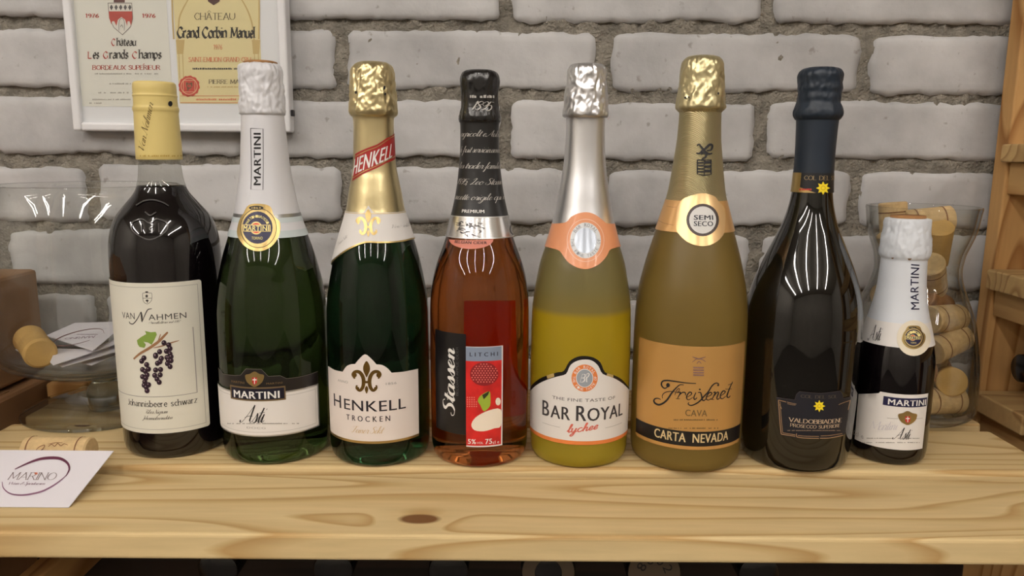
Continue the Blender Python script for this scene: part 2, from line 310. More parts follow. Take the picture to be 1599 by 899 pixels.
# ---------------------------------------------------------------- helpers: surfaces that carry print
class Surf:
    du = dv = None
    def _shape(self, polys, lift):
        bm = bmesh.new()
        for p in polys:
            try: bm.faces.new([bm.verts.new((a, b, 0)) for a, b in p])
            except ValueError: pass
        ng = [f for f in bm.faces if len(f.verts) > 4]
        if ng: bmesh.ops.triangulate(bm, faces=ng)
        if self.du:
            us = [v.co.x for v in bm.verts]; vs_ = [v.co.y for v in bm.verts]
            for lo, hi, st, ax in ((min(us), max(us), self.du, 0), (min(vs_), max(vs_), self.dv, 1)):
                k = math.floor(lo/st)+1
                while k*st < hi:
                    co = [0, 0, 0]; no = [0, 0, 0]; co[ax] = k*st; no[ax] = 1
                    bmesh.ops.bisect_plane(bm, geom=list(bm.verts)+list(bm.edges)+list(bm.faces), dist=1e-7, plane_co=co, plane_no=no); k += 1
        bmesh.ops.recalc_face_normals(bm, faces=list(bm.faces))
        for f in bm.faces:
            if f.normal.z < 0: f.normal_flip()
        bm.verts.index_update()
        V = [self.pos(v.co.x, v.co.y, lift) for v in bm.verts]; Fc = [[v.index for v in f.verts] for f in bm.faces]; bm.free()
        return V, Fc
    def add(self, name, polys, m, parent, lift=.0003, label=None):
        V, Fc = self._shape(polys, lift); return obj(name, V, Fc, m, parent, smooth=True, label=label)
    def px(self, pts): return [self.hit(*p) for p in pts]
    def rect(self, x0, x1, yt, yb, xc=None, r=0.0):
        xc = (x0+x1)/2 if xc is None else xc; ym = (yt+yb)/2
        a0, a1 = self.hit(x0, ym)[0], self.hit(x1, ym)[0]; z1, z0 = self.hit(xc, yt)[1], self.hit(xc, yb)[1]
        return self.box(a0, a1, z0, z1, r)
    def box(self, a0, a1, z0, z1, r=0.0):
        if not r: return [(a0, z0), (a1, z0), (a1, z1), (a0, z1)]
        o = []
        for cx, cy, s in ((a1-r, z0+r, -90), (a1-r, z1-r, 0), (a0+r, z1-r, 90), (a0+r, z0+r, 180)):
            for k in range(5): a = math.radians(s+k*22.5); o.append((cx+r*math.cos(a), cy+r*math.sin(a)))
        return o
    def text(self, s, x0, x1, yb, yt, font='sans', xc=None, **kw):
        xc = (x0+x1)/2 if xc is None else xc; ym = (yb+yt)/2
        a0, a1 = self.hit(x0, ym)[0], self.hit(x1, ym)[0]; z0, z1 = self.hit(xc, yb)[1], self.hit(xc, yt)[1]
        return [[(a0+(a1-a0)*a, z0+(z1-z0)*b) for a, b in q] for q in unit_text(s, font, **kw)]
    def quad(self, s, bl, br, tr, tl, font='sans', **kw):
        A, B, C, D = self.px([bl, br, tr, tl])
        f = lambda a, b: tuple((A[i]*(1-a)+B[i]*a)*(1-b)+(D[i]*(1-a)+C[i]*a)*b for i in (0, 1))
        return [[f(a, b) for a, b in q] for q in unit_text(s, font, **kw)]
    def stroke(self, pts, w0, w1=None, smooth=True, n=6):
        """a pen stroke traced in pixels; the width swells from w0 at the ends to w1 in the middle"""
        w1 = w0 if w1 is None else w1
        p = catmull(pts, n) if smooth else pts
        return [self.px(q) for q in ribbon(p, lambda t, d: w0+(w1-w0)*math.sin(math.pi*t))]
    def ell(self, cx, cy, rx, ry, n=28, **k): return self.px(ellipse(cx, cy, rx, ry, n, **k))
    def ring(self, cx, cy, rx, ry, w, n=36):
        A = ellipse(cx, cy, rx, ry, n); B = ellipse(cx, cy, rx-w, ry-w, n)
        return [self.px([A[i], A[(i+1) % n], B[(i+1) % n], B[i]]) for i in range(n)]
    def arc_text(self, s, cx, cy, rx, ry, size, a_mid, span, font='sans', inside=False):
        """letters set round an ellipse (pixels, degrees clockwise from the top)"""
        out = []; n = len(s)
        for i, ch in enumerate(s):
            if ch == ' ': continue
            t = (i/(n-1)-.5)*span
            a = math.radians(a_mid+(t if not inside else -t))
            bx, by = cx+rx*math.sin(a), cy-ry*math.cos(a)
            up = (math.sin(a), -math.cos(a)); 
            if inside: up = (-up[0], -up[1])
            rt = (-up[1], up[0])
            for q in unit_text(ch, font):
                out.append(self.px([(bx+rt[0]*(u-.5)*size*.75+up[0]*(v-.5)*size, by+rt[1]*(u-.5)*size*.75+up[1]*(v-.5)*size) for u, v in q]))
        return out
    def scribble(self, x0, x1, y, h, seed, gap=.25):
        """a line of print too small to read: short upright dashes"""
        R_ = random.Random(seed); out = []; x = x0
        while x < x1:
            wd = R_.uniform(.5, 1.1)*h
            if R_.random() > gap: out.append(self.px([(x, y), (x+wd*.75, y), (x+wd*.75, y-h*R_.uniform(.6, 1)), (x, y-h*R_.uniform(.6, 1))]))
            x += wd
        return out
class Flat(Surf):
    def __init__(self, o, ux, uy):
        self.o, self.ux, self.uy = Vector(o), Vector(ux).normalized(), Vector(uy).normalized(); self.n = self.ux.cross(self.uy)
        if self.n.dot(CAM-self.o) < 0: self.n = -self.n
    def hit(self, px, py):
        d = ray(px, py); t = (self.o-CAM).dot(self.n)/d.dot(self.n); q = CAM+d*t-self.o
        return (q.dot(self.ux), q.dot(self.uy))
    def pos(self, u, v, lift): return self.o+self.ux*u+self.uy*v+self.n*lift
K = .04
class Turned(Surf):
    """a body turned about a vertical axis, its outline read from the photograph"""
    du, dv = .0022, .005
    def __init__(self, cpx, crow, base_row, rows, zbase=0.0, foot=.93):
        base_px = cpx
        self.zb = ZS+zbase
        w = rows[-1][1]
        y0 = on_z(base_px, base_row, zbase).y; r = .04
        for _ in range(8):
            yc = y0+foot*r; P = on_y(cpx, crow, yc); r = w/2*project(P)[2]/F
            base_px = project(Vector((P.x, yc, self.zb)))[0]; y0 = on_z(base_px, base_row, zbase).y
        self.x, self.y = P.x, yc
        self.prof = []
        for row, wd in rows:
            z = self.zrow(row); d = project(Vector((self.x, self.y, z)))[2]; self.prof.append((.988*wd/2*d/F, z))
        self.prof.sort(key=lambda q: q[1])
        self.fine = None
    def zrow(self, row):
        lo, hi = self.zb-.05, self.zb+.5
        for _ in range(40):
            m = (lo+hi)/2
            if project(Vector((self.x, self.y, m)))[1] > row: lo = m
            else: hi = m
        return (lo+hi)/2
    def r(self, z):
        P = self.fine or self.prof
        if z <= P[0][1]: return P[0][0]
        if z >= P[-1][1]: return P[-1][0]
        lo, hi = 0, len(P)-1
        while hi-lo > 1:
            m = (lo+hi)//2
            if P[m][1] <= z: lo = m
            else: hi = m
        a, b = P[lo], P[hi]; t = (z-a[1])/((b[1]-a[1]) or 1e-9); return a[0]+(b[0]-a[0])*t
    def smooth(self, n=5):
        """resample the outline as a smooth curve"""
        c = catmull([(r, z) for r, z in self.prof], n); out = [c[0]]
        for q in c[1:]:
            if q[1] > out[-1][1]+1e-5: out.append(q)
        self.fine = out
    def hit(self, px, py):
        d = ray(px, py); d = d/d.y; ox, oy = CAM.x-self.x, CAM.y-self.y
        z = CAM.z+d.z*self.y
        for _ in range(25):
            r = self.r(z); A = d.x*d.x+1; B = ox*d.x+oy; C = ox*ox+oy*oy-r*r; D = B*B-A*C
            t = (-B-math.sqrt(D))/A if D > 0 else -B/A
            z = .5*z+.5*(CAM.z+d.z*t)
        X, Y = ox+d.x*t, oy+d.y*t
        return (math.atan2(X, -Y)*K, CAM.z+d.z*t)
    def pos(self, u, v, lift):
        a = u/K; r = self.r(v)+lift; return Vector((self.x+r*math.sin(a), self.y-r*math.cos(a), v))
    def lathe(self, name, z0, z1, m, parent, grow=0.0, seg=96, caps=(False, False), disp=None, label=None, pts=None):
        P = [q for q in self.fine if z0+1e-4 < q[1] < z1-1e-4]
        P = [(self.r(z0), z0)]+P+[(self.r(z1), z1)]
        P = [(r+grow, z) for r, z in P]
        if caps[0]: P = [(0, P[0][1])]+P
        if caps[1]: P = P+[(0, P[-1][1])]
        if pts: P = pts(P)
        V, Fc = lathe(P, self.x, self.y, seg, disp); return obj(name, V, Fc, m, parent, smooth=True, label=label)
    def base(self): return Vector((self.x, self.y, self.zb))
# ================================================================ the room
WY = 0.832                                        # plane of the brick faces
plaster = mat('room_plaster', (196, 188, 176), rough=.9, vary=.06, vscale=3)
dim_wall = mat('shop_wall', (188, 182, 172), rough=.9, vary=.1, vscale=2)
V, Fc = boxm(-3.2, 3.2, -3.4, WY+.2, -.1, 0); struct(obj('floor', V, Fc, mat('floor_concrete', (88, 82, 76), rough=.8, vary=.15), None))
V, Fc = boxm(-3.2, 3.2, -3.4, WY+.2, 2.5, 2.6); struct(obj('ceiling', V, Fc, plaster, None))
V, Fc = boxm(-3.2, -3.1, -3.4, WY+.2, 0, 2.5); struct(obj('wall_left', V, Fc, dim_wall, None))
V, Fc = boxm(3.1, 3.2, -3.4, WY+.2, 0, 2.5); struct(obj('wall_right', V, Fc, dim_wall, None))
V, Fc = boxm(-3.2, 3.2, -3.4, -3.3, 0, 2.5); struct(obj('wall_front', V, Fc, dim_wall, None))

def brick_mat():
    m = bpy.data.materials.new('grey_brick'); m.use_nodes = True; nt = m.node_tree; b = nt.nodes['Principled BSDF']; N = nt.nodes.new; L = nt.links.new
    tc = N('ShaderNodeTexCoord'); oi = N('ShaderNodeObjectInfo'); ad = N('ShaderNodeVectorMath'); ad.operation = 'ADD'
    L(tc.outputs['Object'], ad.inputs[0]); L(oi.outputs['Location'], ad.inputs[1])
    n1 = N('ShaderNodeTexNoise'); n1.inputs['Scale'].default_value = 14; n1.inputs['Detail'].default_value = 7; L(ad.outputs[0], n1.inputs['Vector'])
    r = N('ShaderNodeValToRGB'); e = r.color_ramp.elements
    e[0].position = .3; e[0].color = rgb(161, 160, 160); e[1].position = .68; e[1].color = rgb(197, 196, 196)
    L(n1.outputs['Fac'], r.inputs['Fac'])
    n2 = N('ShaderNodeTexNoise'); n2.inputs['Scale'].default_value = 95; n2.inputs['Detail'].default_value = 4; L(ad.outputs[0], n2.inputs['Vector'])
    sp = N('ShaderNodeMapRange'); sp.inputs['From Min'].default_value = .66; sp.inputs['From Max'].default_value = .74; sp.inputs['To Min'].default_value = 0; sp.inputs['To Max'].default_value = .55
    L(n2.outputs['Fac'], sp.inputs['Value'])
    mx = N('ShaderNodeMix'); mx.data_type = 'RGBA'; mx.inputs['B'].default_value = rgb(120, 112, 102); L(sp.outputs[0], mx.inputs['Factor']); L(r.outputs['Color'], mx.inputs['A'])
    L(mx.outputs['Result'], b.inputs['Base Color']); b.inputs['Roughness'].default_value = .85
    n3 = N('ShaderNodeTexNoise'); n3.inputs['Scale'].default_value = 60; n3.inputs['Detail'].default_value = 8; L(ad.outputs[0], n3.inputs['Vector'])
    bp = N('ShaderNodeBump'); bp.inputs['Strength'].default_value = .45; bp.inputs['Distance'].default_value = .003; L(n3.outputs['Fac'], bp.inputs['Height']); L(bp.outputs['Normal'], b.inputs['Normal'])
    return m
BRICK = brick_mat()
MORTAR = mat('mortar', (138, 132, 121), rough=.95, bump=1.0, bscale=330, bdist=.006, vary=.32, vscale=70)
V, Fc = boxm(-3.2, 3.2, WY+.03, WY+.2, 0, 2.5); wall = struct(obj('wall_back', V, Fc, MORTAR, None))
# mortar bed: rough surface a little behind the brick faces
gx, gz = 560, 290; x0, x1, z0, z1 = -1.35, 1.35, .45, 1.85; V = []; Fc = []
for j in range(gz+1):
    for i in range(gx+1):
        x = x0+(x1-x0)*i/gx; z = z0+(z1-z0)*j/gz
        d = .004*noise.noise((x*45, z*45, 0))+.004*noise.noise((x*110, z*110, 5))+.003*noise.noise((x*220, z*220, 9))
        V.append((x, WY+.0058+d, z))
for j in range(gz):
    for i in range(gx): a = j*(gx+1)+i; Fc.append((a, a+1, a+gx+2, a+gx+1))
obj('mortar_bed', V, Fc, MORTAR, wall, smooth=True)
# bricks
PX, PZ = .2742, .0706
HW, HH = (PX-.0155)/2, (PZ-.0118)/2
def brick_mesh(seed):
    nx, nz = 40, 11; V = []; Fc = []; R_ = random.Random(seed); o = R_.uniform(0, 50)
    for j in range(nz+1):
        for i in range(nx+1):
            u = i/nx*2-1; v = j/nz*2-1
            x = u*HW; z = v*HH
            ex = HW-abs(x); ez = HH-abs(z); e = min(ex, ez)
            wob = .0024*noise.noise((x*50+o, z*50, 1))+.0016*noise.noise((x*130+o, z*130, 4))
            if abs(u) > .999: x += wob*math.copysign(1, u)*1.3
            if abs(v) > .999: z += wob*math.copysign(1, v)*1.3
            if abs(u) > .97 and abs(v) > .97: x *= .985; z *= .93
            y = .0009*noise.noise((x*30+o, z*30, 2))+.0006*noise.noise((x*90+o, z*90, 3))
            if e < .0035: y += .0022*(1-e/.0035)**2+max(0, .003*noise.noise((x*60+o, z*60, 7)))
            V.append((x, y, z))
    for j in range(nz):
        for i in range(nx): a = j*(nx+1)+i; Fc.append((a, a+1, a+nx+2, a+nx+1))
    ring = [i for i in range(nx+1)]+[(j+1)*(nx+1)-1 for j in range(1, nz+1)]+[nz*(nx+1)+i for i in range(nx-1, -1, -1)]+[j*(nx+1) for j in range(nz-1, 0, -1)]
    b0 = len(V)
    for k in ring: V.append((V[k][0], .03, V[k][2]))
    n = len(ring)
    for k in range(n): Fc.append((ring[(k+1) % n], ring[k], b0+k, b0+(k+1) % n))
    me = bpy.data.meshes.new('brick'); me.from_pydata(V, [], Fc); me.materials.append(BRICK); me.polygons.foreach_set('use_smooth', [True]*len(me.polygons)); me.update()
    return me
BM = [brick_mesh(s) for s in range(8)]
zm = on_y(1000, 150, WY).z                        # a bed joint read from the photograph
xa = on_y(533, 95, WY).x+PX/2                      # brick centres in odd and even courses
xb = on_y(788, 200, WY).x+PX/2
for rrow in range(-5, 7):
    zc = zm+PZ*(rrow+.5); off = xa if rrow % 2 == 0 else xb
    for k in range(-5, 5):
        x = off+k*PX
        if abs(x) > 1.3 or not .5 < zc < 1.85: continue
        o = bpy.data.objects.new('brick', BM[random.randrange(8)]); col.objects.link(o); o.parent = wall
        o.location = (x+random.uniform(-.002, .002), WY+random.uniform(-.0012, .002), zc+random.uniform(-.0015, .0015))
        o.rotation_euler = (random.uniform(-.006, .006), random.uniform(-.006, .006), random.uniform(-.006, .006))

# ceiling lamps: bare tubes in white battens
tube_m = mat('lit_tube', (255, 250, 240), rough=.5, emit=((255, 248, 241), TUBE_POWER))
hous_m = mat('lamp_housing', (225, 225, 222), rough=.4)
LN = ['far left', 'left', 'middle', 'right', 'far right']
for i, x in enumerate(TUBE_X):
    t = thing('tube_lamp', 'white ceiling batten with one long bare tube, %s of the five' % LN[i], 'ceiling lamp', (x, -1.35, 2.5), 'tube lamps on the ceiling')
    V, Fc = boxm(x-.045, x+.045, -2.5, -.2, 2.45, 2.5, .004); obj('housing', V, Fc, hous_m, t)
    V, Fc = [], []; n = 12
    for yy in (-2.45, -.25):
        for k in range(n): a = 2*math.pi*k/n; V.append((x+.018*math.cos(a), yy, 2.425+.018*math.sin(a)))
    Fc = [[k, (k+1) % n, n+(k+1) % n, n+k] for k in range(n)]+[list(range(n))[::-1], list(range(n, 2*n))]
    obj('tube', V, Fc, tube_m, t)

# ================================================================ the shelf
PINE = ((212, 188, 140), (182, 148, 96))
wm = [wood('pine_front', *PINE, 1.0, ring=30, stretch=.11, knots=((on_z(655, 810, -.004).x, on_z(655, 810, -.004).y-.5, .0075),)),
      wood('pine_middle', *PINE, 4.3, ring=24, stretch=.09, knots=((-.38, .15, .004),)), wood('pine_back', (208, 182, 134), (176, 142, 92), 7.7, ring=24, stretch=.09, knots=((-.36, .22, .006),)), wood('pine_frame', (200, 156, 98), (160, 112, 62), 2.2, axis=2, ring=14),
      wood('pine_bearer', (196, 150, 94), (150, 104, 58), 3.1, axis=1, ring=14)]
XL, XR = -.446, .428
sh = thing('wooden_shelf', 'long pale pine plank shelf carrying the row of bottles', 'shelf', (0, .5, 0)); WLOC[sh.name] = Vector((0, .5, 0))
def plank(x0, x1, y0, y1, z0, z1, m, parent, bev=.0025, name='plank', sub=24, wob=.0006):
    """a board with eased, slightly uneven edges"""
    V, Fc = boxm(x0, x1, y0, y1, ZS+z0, ZS+z1, bev, 3)
    return obj(name, V, Fc, m, parent, smooth=False)
plank(XL, XR+.045, .463, .5575, -.0225, -.004, wm[0], sh)
plank(XL, XR, .563, .655, -.019, 0, wm[1], sh, bev=.004)
plank(XL, XR+.003, .672, .768, -.019, 0, wm[2], sh, bev=.003)
plank(XL-.042, XL-.002, .775, .812, -ZS, -.0005, wm[3], sh, name='post')
plank(XR+.006, XR+.046, .775, .812, -ZS, -.0005, wm[3], sh, name='post')
plank(XL-.042, XL-.002, .47, .50, -ZS, -.03, wm[3], sh, name='post')
plank(XR+.004, XR+.044, .47, .50, -ZS, -.03, wm[3], sh, name='post')
for xx in (XL-.002, XR-.014): plank(xx, xx+.018, .466, .80, -.06, -.0226, wm[4], sh, name='bearer')
LZ = -.137                                         # lower board that holds the lying bottles
DKW = wood('shade_dark_wood', (46, 36, 28), (30, 23, 18), 9.1, ring=12)  # boards coloured near black to stand in for the shade under the shelf
plank(XL, XR, .668, .80, LZ-.02, LZ, DKW, sh)
plank(XL, XR+.04, .8005, .811, -.40, -.03, DKW, sh, name='added_dark_panel')  # dark panel added to keep the space under the shelf black
plank(XL, XR+.04, .50, .80, -.42, -.40, DKW, sh)  # bottom board added with the panel, for the same darkness
plank(-.402, -.382, .52, .80, LZ, LZ+.035, wm[4], sh, name='bearer')

# ================================================================ the rack on the right
RK = ((196, 154, 100), (150, 104, 58))
wr = [wood('rack_upright', *RK, 5.5, axis=2, ring=16, swirl=3.0, stretch=.12), wood('rack_batten', (196, 158, 104), (156, 114, 66), 6.1, axis=1, ring=14), wood('rack_slat', (200, 168, 116), (160, 124, 78), 8.4, axis=0, ring=14)]
rx = .507
rk = thing('wooden_rack', 'orange-brown wooden rack upright with battens at the right edge', 'rack', (.56, .80, 0)); WLOC[rk.name] = Vector((.56, .80, 0))
plank(rx, rx+.10, .800, .822, -ZS, .62, wr[0], rk, name='upright', bev=.002)
plank(rx, rx+.10, .40, .425, -ZS, .62, wr[0], rk, name='upright', bev=.002)
def zof(px, row, y): return on_y(px, row, y).z-ZS
lev = [(zof(1584, 224, .755), zof(1584, 254, .755), zof(1578, 305, .775)), (zof(1553, 422, .79), zof(1553, 453, .79), zof(1546, 493, .797)), (zof(1522, 609, .80), zof(1522, 609, .80)-.021, zof(1522, 609, .80)-.06)]
for zt, zb, zl in lev:
    plank(rx+.003, rx+.025, .426, .7995, zl, zb, wr[1], rk, name='batten', bev=.0015)
    y = .7995
    for k in range(3):
        plank(rx-.008, 1.25, y-.082, y, zb+.0002, zt, wr[2], rk, name='slat', bev=.002); y -= .097
# far posts that carry the slats' other ends
plank(1.16, 1.25, .800, .822, -ZS, .62, wr[0], rk, name='upright'); plank(1.16, 1.25, .40, .425, -ZS, .62, wr[0], rk, name='upright')
for zt, zb, zl in lev: plank(1.19, 1.21, .426, .7995, zl, zb, wr[1], rk, name='batten', bev=.0015)

# ================================================================ cardboard boxes on the left
def card_mat():
    return mat('brown_cardboard', (142, 104, 68), rough=.75, vary=.12, vscale=5, bump=.1, bscale=60)
CB = card_mat(); TAPE = mat('box_tape', (172, 132, 92), rough=.35)
bx0, bx1, by0, by1 = -.86, -.502, .47, .803
ztop = on_y(62, 420, .80).z; zsm = on_y(80, 583, .80).z
hts = [ztop-zsm-.004]
def carton(z0, z1, label, yo=0.0, xo=0.0):
    o = thing('cardboard_box', label, 'box', ((bx0+bx1)/2, (by0+by1)/2, z0), 'cardboard boxes stacked beside the shelf')
    V, Fc = boxm(bx0+xo, bx1+xo, by0+yo, by1+yo, z0, z1, .004, 2); obj('carton', V, Fc, CB, o)
    V, Fc = boxm(bx0+xo-.0006, bx1+xo+.0006, (by0+by1)/2-.025, (by0+by1)/2+.025, z1-.05, z1+.0005, 0); obj('tape', V, Fc, TAPE, o)
    for s in (-1, 1):
        yy = (by0+by1)/2
        V, Fc = boxm(bx0+xo+.006, bx1+xo-.006, min(yy, yy+s*.1)+yo+.0006, max(yy, yy+s*.1)+yo-.0006, z1-.0005, z1+.0012, 0); obj('flap', V, Fc, CB, o)
carton(zsm+.004, ztop, 'brown cardboard box behind the glass bowl, topmost of its stack')
carton(zsm-.305, zsm, 'brown cardboard box directly under the topmost one, left of the shelf', xo=.008)
carton(zsm-.6, zsm-.309, 'brown cardboard box near the floor, third from the top of the stack', xo=.002)
carton(0, zsm-.604, 'lowest brown cardboard box of the stack, standing on the floor', xo=.004)
# ================================================================ bottles
def bare_glass(name, c, rough=0.0, ior=1.36, mixd=0.0, dc=None, spec=.5):
    m = mat(name, c, rough=rough, trans=1.0-mixd, ior=ior, spec=spec)
    if dc:
        b = m.node_tree.nodes['Principled BSDF']; b.inputs['Base Color'].default_value = rgb(*dc)
    return m
G_BLACK = mat('black_liquid_glass', (8, 5, 7), rough=.03, spec=.6, coat=.3)
G_PROS = mat('dark_brown_glass', (9, 8, 6), rough=.03, spec=.6, coat=.3)
G_GREEN = mat('dark_green_glass', (64, 84, 42), rough=.0, trans=1.0, ior=1.38)
G_GREEN2 = mat('deep_green_glass', (30, 62, 36), rough=.0, trans=1.0, ior=1.38)
G_AMBER = mat('rose_amber_glass', (198, 114, 56), rough=.0, trans=1.0, ior=1.37)
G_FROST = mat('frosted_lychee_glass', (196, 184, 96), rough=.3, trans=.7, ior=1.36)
def label_glow_ramp(m, stops):
    """dull frosted tone above, brighter yellow below to stand in for the back label shining through the drink"""
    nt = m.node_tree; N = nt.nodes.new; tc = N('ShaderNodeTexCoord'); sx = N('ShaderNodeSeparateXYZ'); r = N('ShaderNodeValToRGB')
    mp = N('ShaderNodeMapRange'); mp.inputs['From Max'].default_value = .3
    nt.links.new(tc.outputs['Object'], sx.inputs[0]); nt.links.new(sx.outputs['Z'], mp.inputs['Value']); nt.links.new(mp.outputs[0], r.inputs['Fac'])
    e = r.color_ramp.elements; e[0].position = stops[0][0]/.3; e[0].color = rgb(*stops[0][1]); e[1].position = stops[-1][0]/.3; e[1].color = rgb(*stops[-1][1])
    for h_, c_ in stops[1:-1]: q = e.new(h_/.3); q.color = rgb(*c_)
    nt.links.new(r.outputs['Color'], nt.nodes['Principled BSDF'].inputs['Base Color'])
G_FROST2 = mat('frosted_gold_glass', (164, 138, 70), rough=.36, trans=.7, ior=1.36)
CLEAR = thin_glass('clear_glass', (.985, .99, .985, 1))
PAPER = mat('white_label_paper', (226, 222, 218), rough=.55)
CREAM = mat('cream_label_paper', (216, 213, 199), rough=.6)
INK = mat('black_ink', (22, 20, 22), rough=.5)
GREYINK = mat('grey_ink', (150, 146, 140), rough=.6)
NAVY = mat('navy_ink', (28, 26, 62), rough=.4)
GOLD = mat('gold_print', (186, 160, 104), rough=.28, metal=.85)
GOLDL = mat('light_gold_print', (206, 182, 122), rough=.35, metal=.5)
REDINK = mat('red_ink', (186, 42, 38), rough=.5)
WHITEINK = mat('white_ink', (236, 234, 230), rough=.5)
SILVERINK = mat('silver_print', (196, 196, 194), rough=.3, metal=.8)
BLACKPAPER = mat('black_label_paper', (20, 18, 19), rough=.35)
CORKM = mat('cork', (196, 168, 122), rough=.85, vary=.14, vscale=160, bump=.25, bscale=500)
CORKD = mat('dark_cork', (150, 108, 66), rough=.85, vary=.25, vscale=90, bump=.4, bscale=300)

def glass_body(B, bt, zt, m, foot=.012, name='glass_body', round_=.9):
    """solid of glass and drink from the base to zt"""
    def pts(P):
        r0 = P[0][0] if P[0][0] > 0 else P[1][0]
        zb = B.zb
        base = [(0, zb+.006), (r0*.55, zb+.004), (r0*.78, zb+.0006), (r0*.86, zb), (r0*.93, zb+.0012), (r0*.975, zb+.0042), (r0*.995, zb+.009)]
        return base+[q for q in P if q[1] > zb+foot]+[(P[-1][0]*.6, P[-1][1]+.0005), (0, P[-1][1]+.0005)]
    return B.lathe(name, B.zb+.002, zt, m, bt, grow=-.0003, pts=pts)
def crinkle(B, amp, seed, folds=9):
    def d(a, z, i):
        s, c = math.sin(a), math.cos(a)
        n = .7*noise.noise((s*3.2+seed, c*3.2, z*120))-1.1*abs(noise.noise((s*5+seed, c*5, z*170)))+.5*noise.noise((s*11+seed, c*11, z*330))
        f = .3*math.sin(a*folds+7*noise.noise((s*2, c*2, z*60+seed)))
        return amp*(n*.8+f), amp*.3*n
    return d
def cap(B, bt, z0, z1, m, seed, amp=.0007, name='foil_cap', dome=True):
    P = [q for q in B.fine if z0 < q[1] < z1]
    # subdivide for the creases
    Q = [(B.r(z0+(z1-z0)*k/46), z0+(z1-z0)*k/46) for k in range(47)]
    Q = [(Q[0][0]-.002, Q[0][1])]+[(r+.0004, z) for r, z in Q]
    r1 = Q[-1][0]; Q += [(r1*.8, z1+.0006), (r1*.45, z1+.001), (0, z1+.0011)]
    dd = crinkle(B, amp, seed)
    V, Fc = lathe(Q, B.x, B.y, 128, lambda a, z, i: dd(a, z, i) if i < len(Q)-3 else (0, 0))
    return obj(name, V, Fc, m, bt, smooth=True)
def new_bottle(B, label, kind='bottle', name='sparkling_wine_bottle'):
    B.smooth(5); bt = thing(name, label, 'bottle', B.base(), 'bottles standing in a row on the shelf'); WLOC[bt.name] = B.base(); return bt

# ---------------------------------------------------------------- 1 black-currant juice bottle with a yellow cap
B = Turned(258.8, 386, 716, [(131, 61), (138, 62.5), (147, 62), (150, 64), (153, 62.5), (165, 63), (169, 66), (173, 65.5), (177, 63.5), (190, 64), (248, 66.2), (252, 62), (270, 64.5), (286, 70), (301, 83), (317, 108.6), (334, 136), (351, 151.7), (368.6, 160), (386, 163.8), (430, 164.4), (560, 161), (700, 157)])
bt = new_bottle(B, 'dark blackcurrant juice bottle with yellow neck sleeve and cream label', name='juice_bottle')
z = B.zrow
glass_body(B, bt, z(289), G_BLACK, name='dark_juice')
B.lathe('clear_neck', z(289), z(246), thin_glass('neck_glass', (.8, .8, .78, 1)), bt, grow=0)
YEL = mat('yellow_sleeve', (216, 195, 124), rough=.42, bump=.05)
B.lathe('neck_sleeve', z(249), z(131), YEL, bt, grow=.0005, pts=lambda P: P+[(P[-1][0]*.93, P[-1][1]+.0012), (0, P[-1][1]+.0014)])
sl = [o for o in bt.children if o.name.startswith('neck_sleeve')][0] if bt.children else None
Q = ZM(170, 110, 2.9)
B.add('signature_lettering', B.quad('Van Nahmen', (226, 235), (240, 161), (231, 158), (218, 233), 'script', wt=.5), mat('brown_ink', (96, 78, 36), rough=.6), bt, .0009)
B.add('ring_lettering', B.scribble(220, 282, 244.5, 3, 3, .3), mat('ochre_ink', (190, 160, 80), rough=.6), bt, .0009)
B.add('date_stamp', [B.ell(264.5, 162, 3.2, 4.2)], INK, bt, .0011)
# raised crest on the shoulder
cr = []
for p in (Q((105, 690), (150, 672), (185, 690), (215, 672), (262, 690), (255, 730), (185, 765), (115, 730), (105, 690)), Q((125, 610), (160, 590), (200, 585), (240, 595), (270, 612)), Q((165, 640), (188, 655), (215, 640)), Q((150, 690), (150, 730)), Q((185, 690), (200, 700), (185, 715), (200, 728), (182, 735)), Q((225, 690), (228, 730))):
    cr += B.stroke(p, 1.6, 2.2)
B.add('raised_crest', cr, mat('glass_relief', (70, 68, 68), rough=.1, spec=.8), bt, .0006)
a1 = B.hit(321, 552)[0]; z1, z0 = B.hit(247, 441.5)[1], B.hit(262, 676)[1]
lb = B.add('front_label', [B.box(-1.32*K, a1, z0, z1, .0022)], CREAM, bt, .0002)
def frame_lines(x0, x1, zz0, zz1, w):
    return [B.box(x0, x1, zz0, zz0+w), B.box(x0, x1, zz1-w, zz1), B.box(x0, x0+w, zz0, zz1), B.box(x1-w, x1, zz0, zz1)]
zi0, zi1 = z0+.0032, z1-.0032
ln = frame_lines(-1.26*K, a1-.0032, zi0, zi1, .0003)
zp = B.hit(262, 619)[1]; ap = B.hit(305, 560)[0]; zq = B.hit(302, 510)[1]
ln += [B.box(-1.2*K, ap, zp, zp+.0005), B.box(ap-.0007, ap, zp, zq)]
B.add('border_lines', ln, GREYINK, lb, .0003)
Q = ZM(180, 435, 7.19)
t = B.text('VAN', 191.5, 210.5, 497.5, 487.5, 'sans')+B.text('AHMEN', 232, 291, 498.5, 489.5, 'sans')
t += B.stroke(Q((160, 480), (170, 500), (205, 505), (250, 450), (290, 372)), 1.0, 1.6)+B.stroke(Q((292, 370), (300, 430), (302, 485)), 1.4, 3.0)+B.stroke(Q((303, 485), (340, 395), (370, 345), (413, 336)), .8, 1.6)
t += B.stroke(Q((310, 165), (330, 160), (352, 150), (385, 160), (410, 165), (410, 235), (385, 270), (360, 282), (330, 268), (313, 235), (310, 165)), .6, .6)+B.stroke(Q((313, 217), (410, 217)), .6, smooth=False)
t += [B.ell(355/7.19+180, 150/7.19+435, 2.4, 1.4), B.ell(229.3, 462, 2.0, 2.2), B.ell(230, 469, 2.2, 1.6), B.ell(230.5, 471, .7, 1.6)]
B.add('variety_lettering', B.text('Johannisbeere schwarz', 200.5, 309, 634.5, 625.3, 'serif', xc=258), mat('dark_grey_ink', (58, 54, 50), rough=.6), lb, .0003)
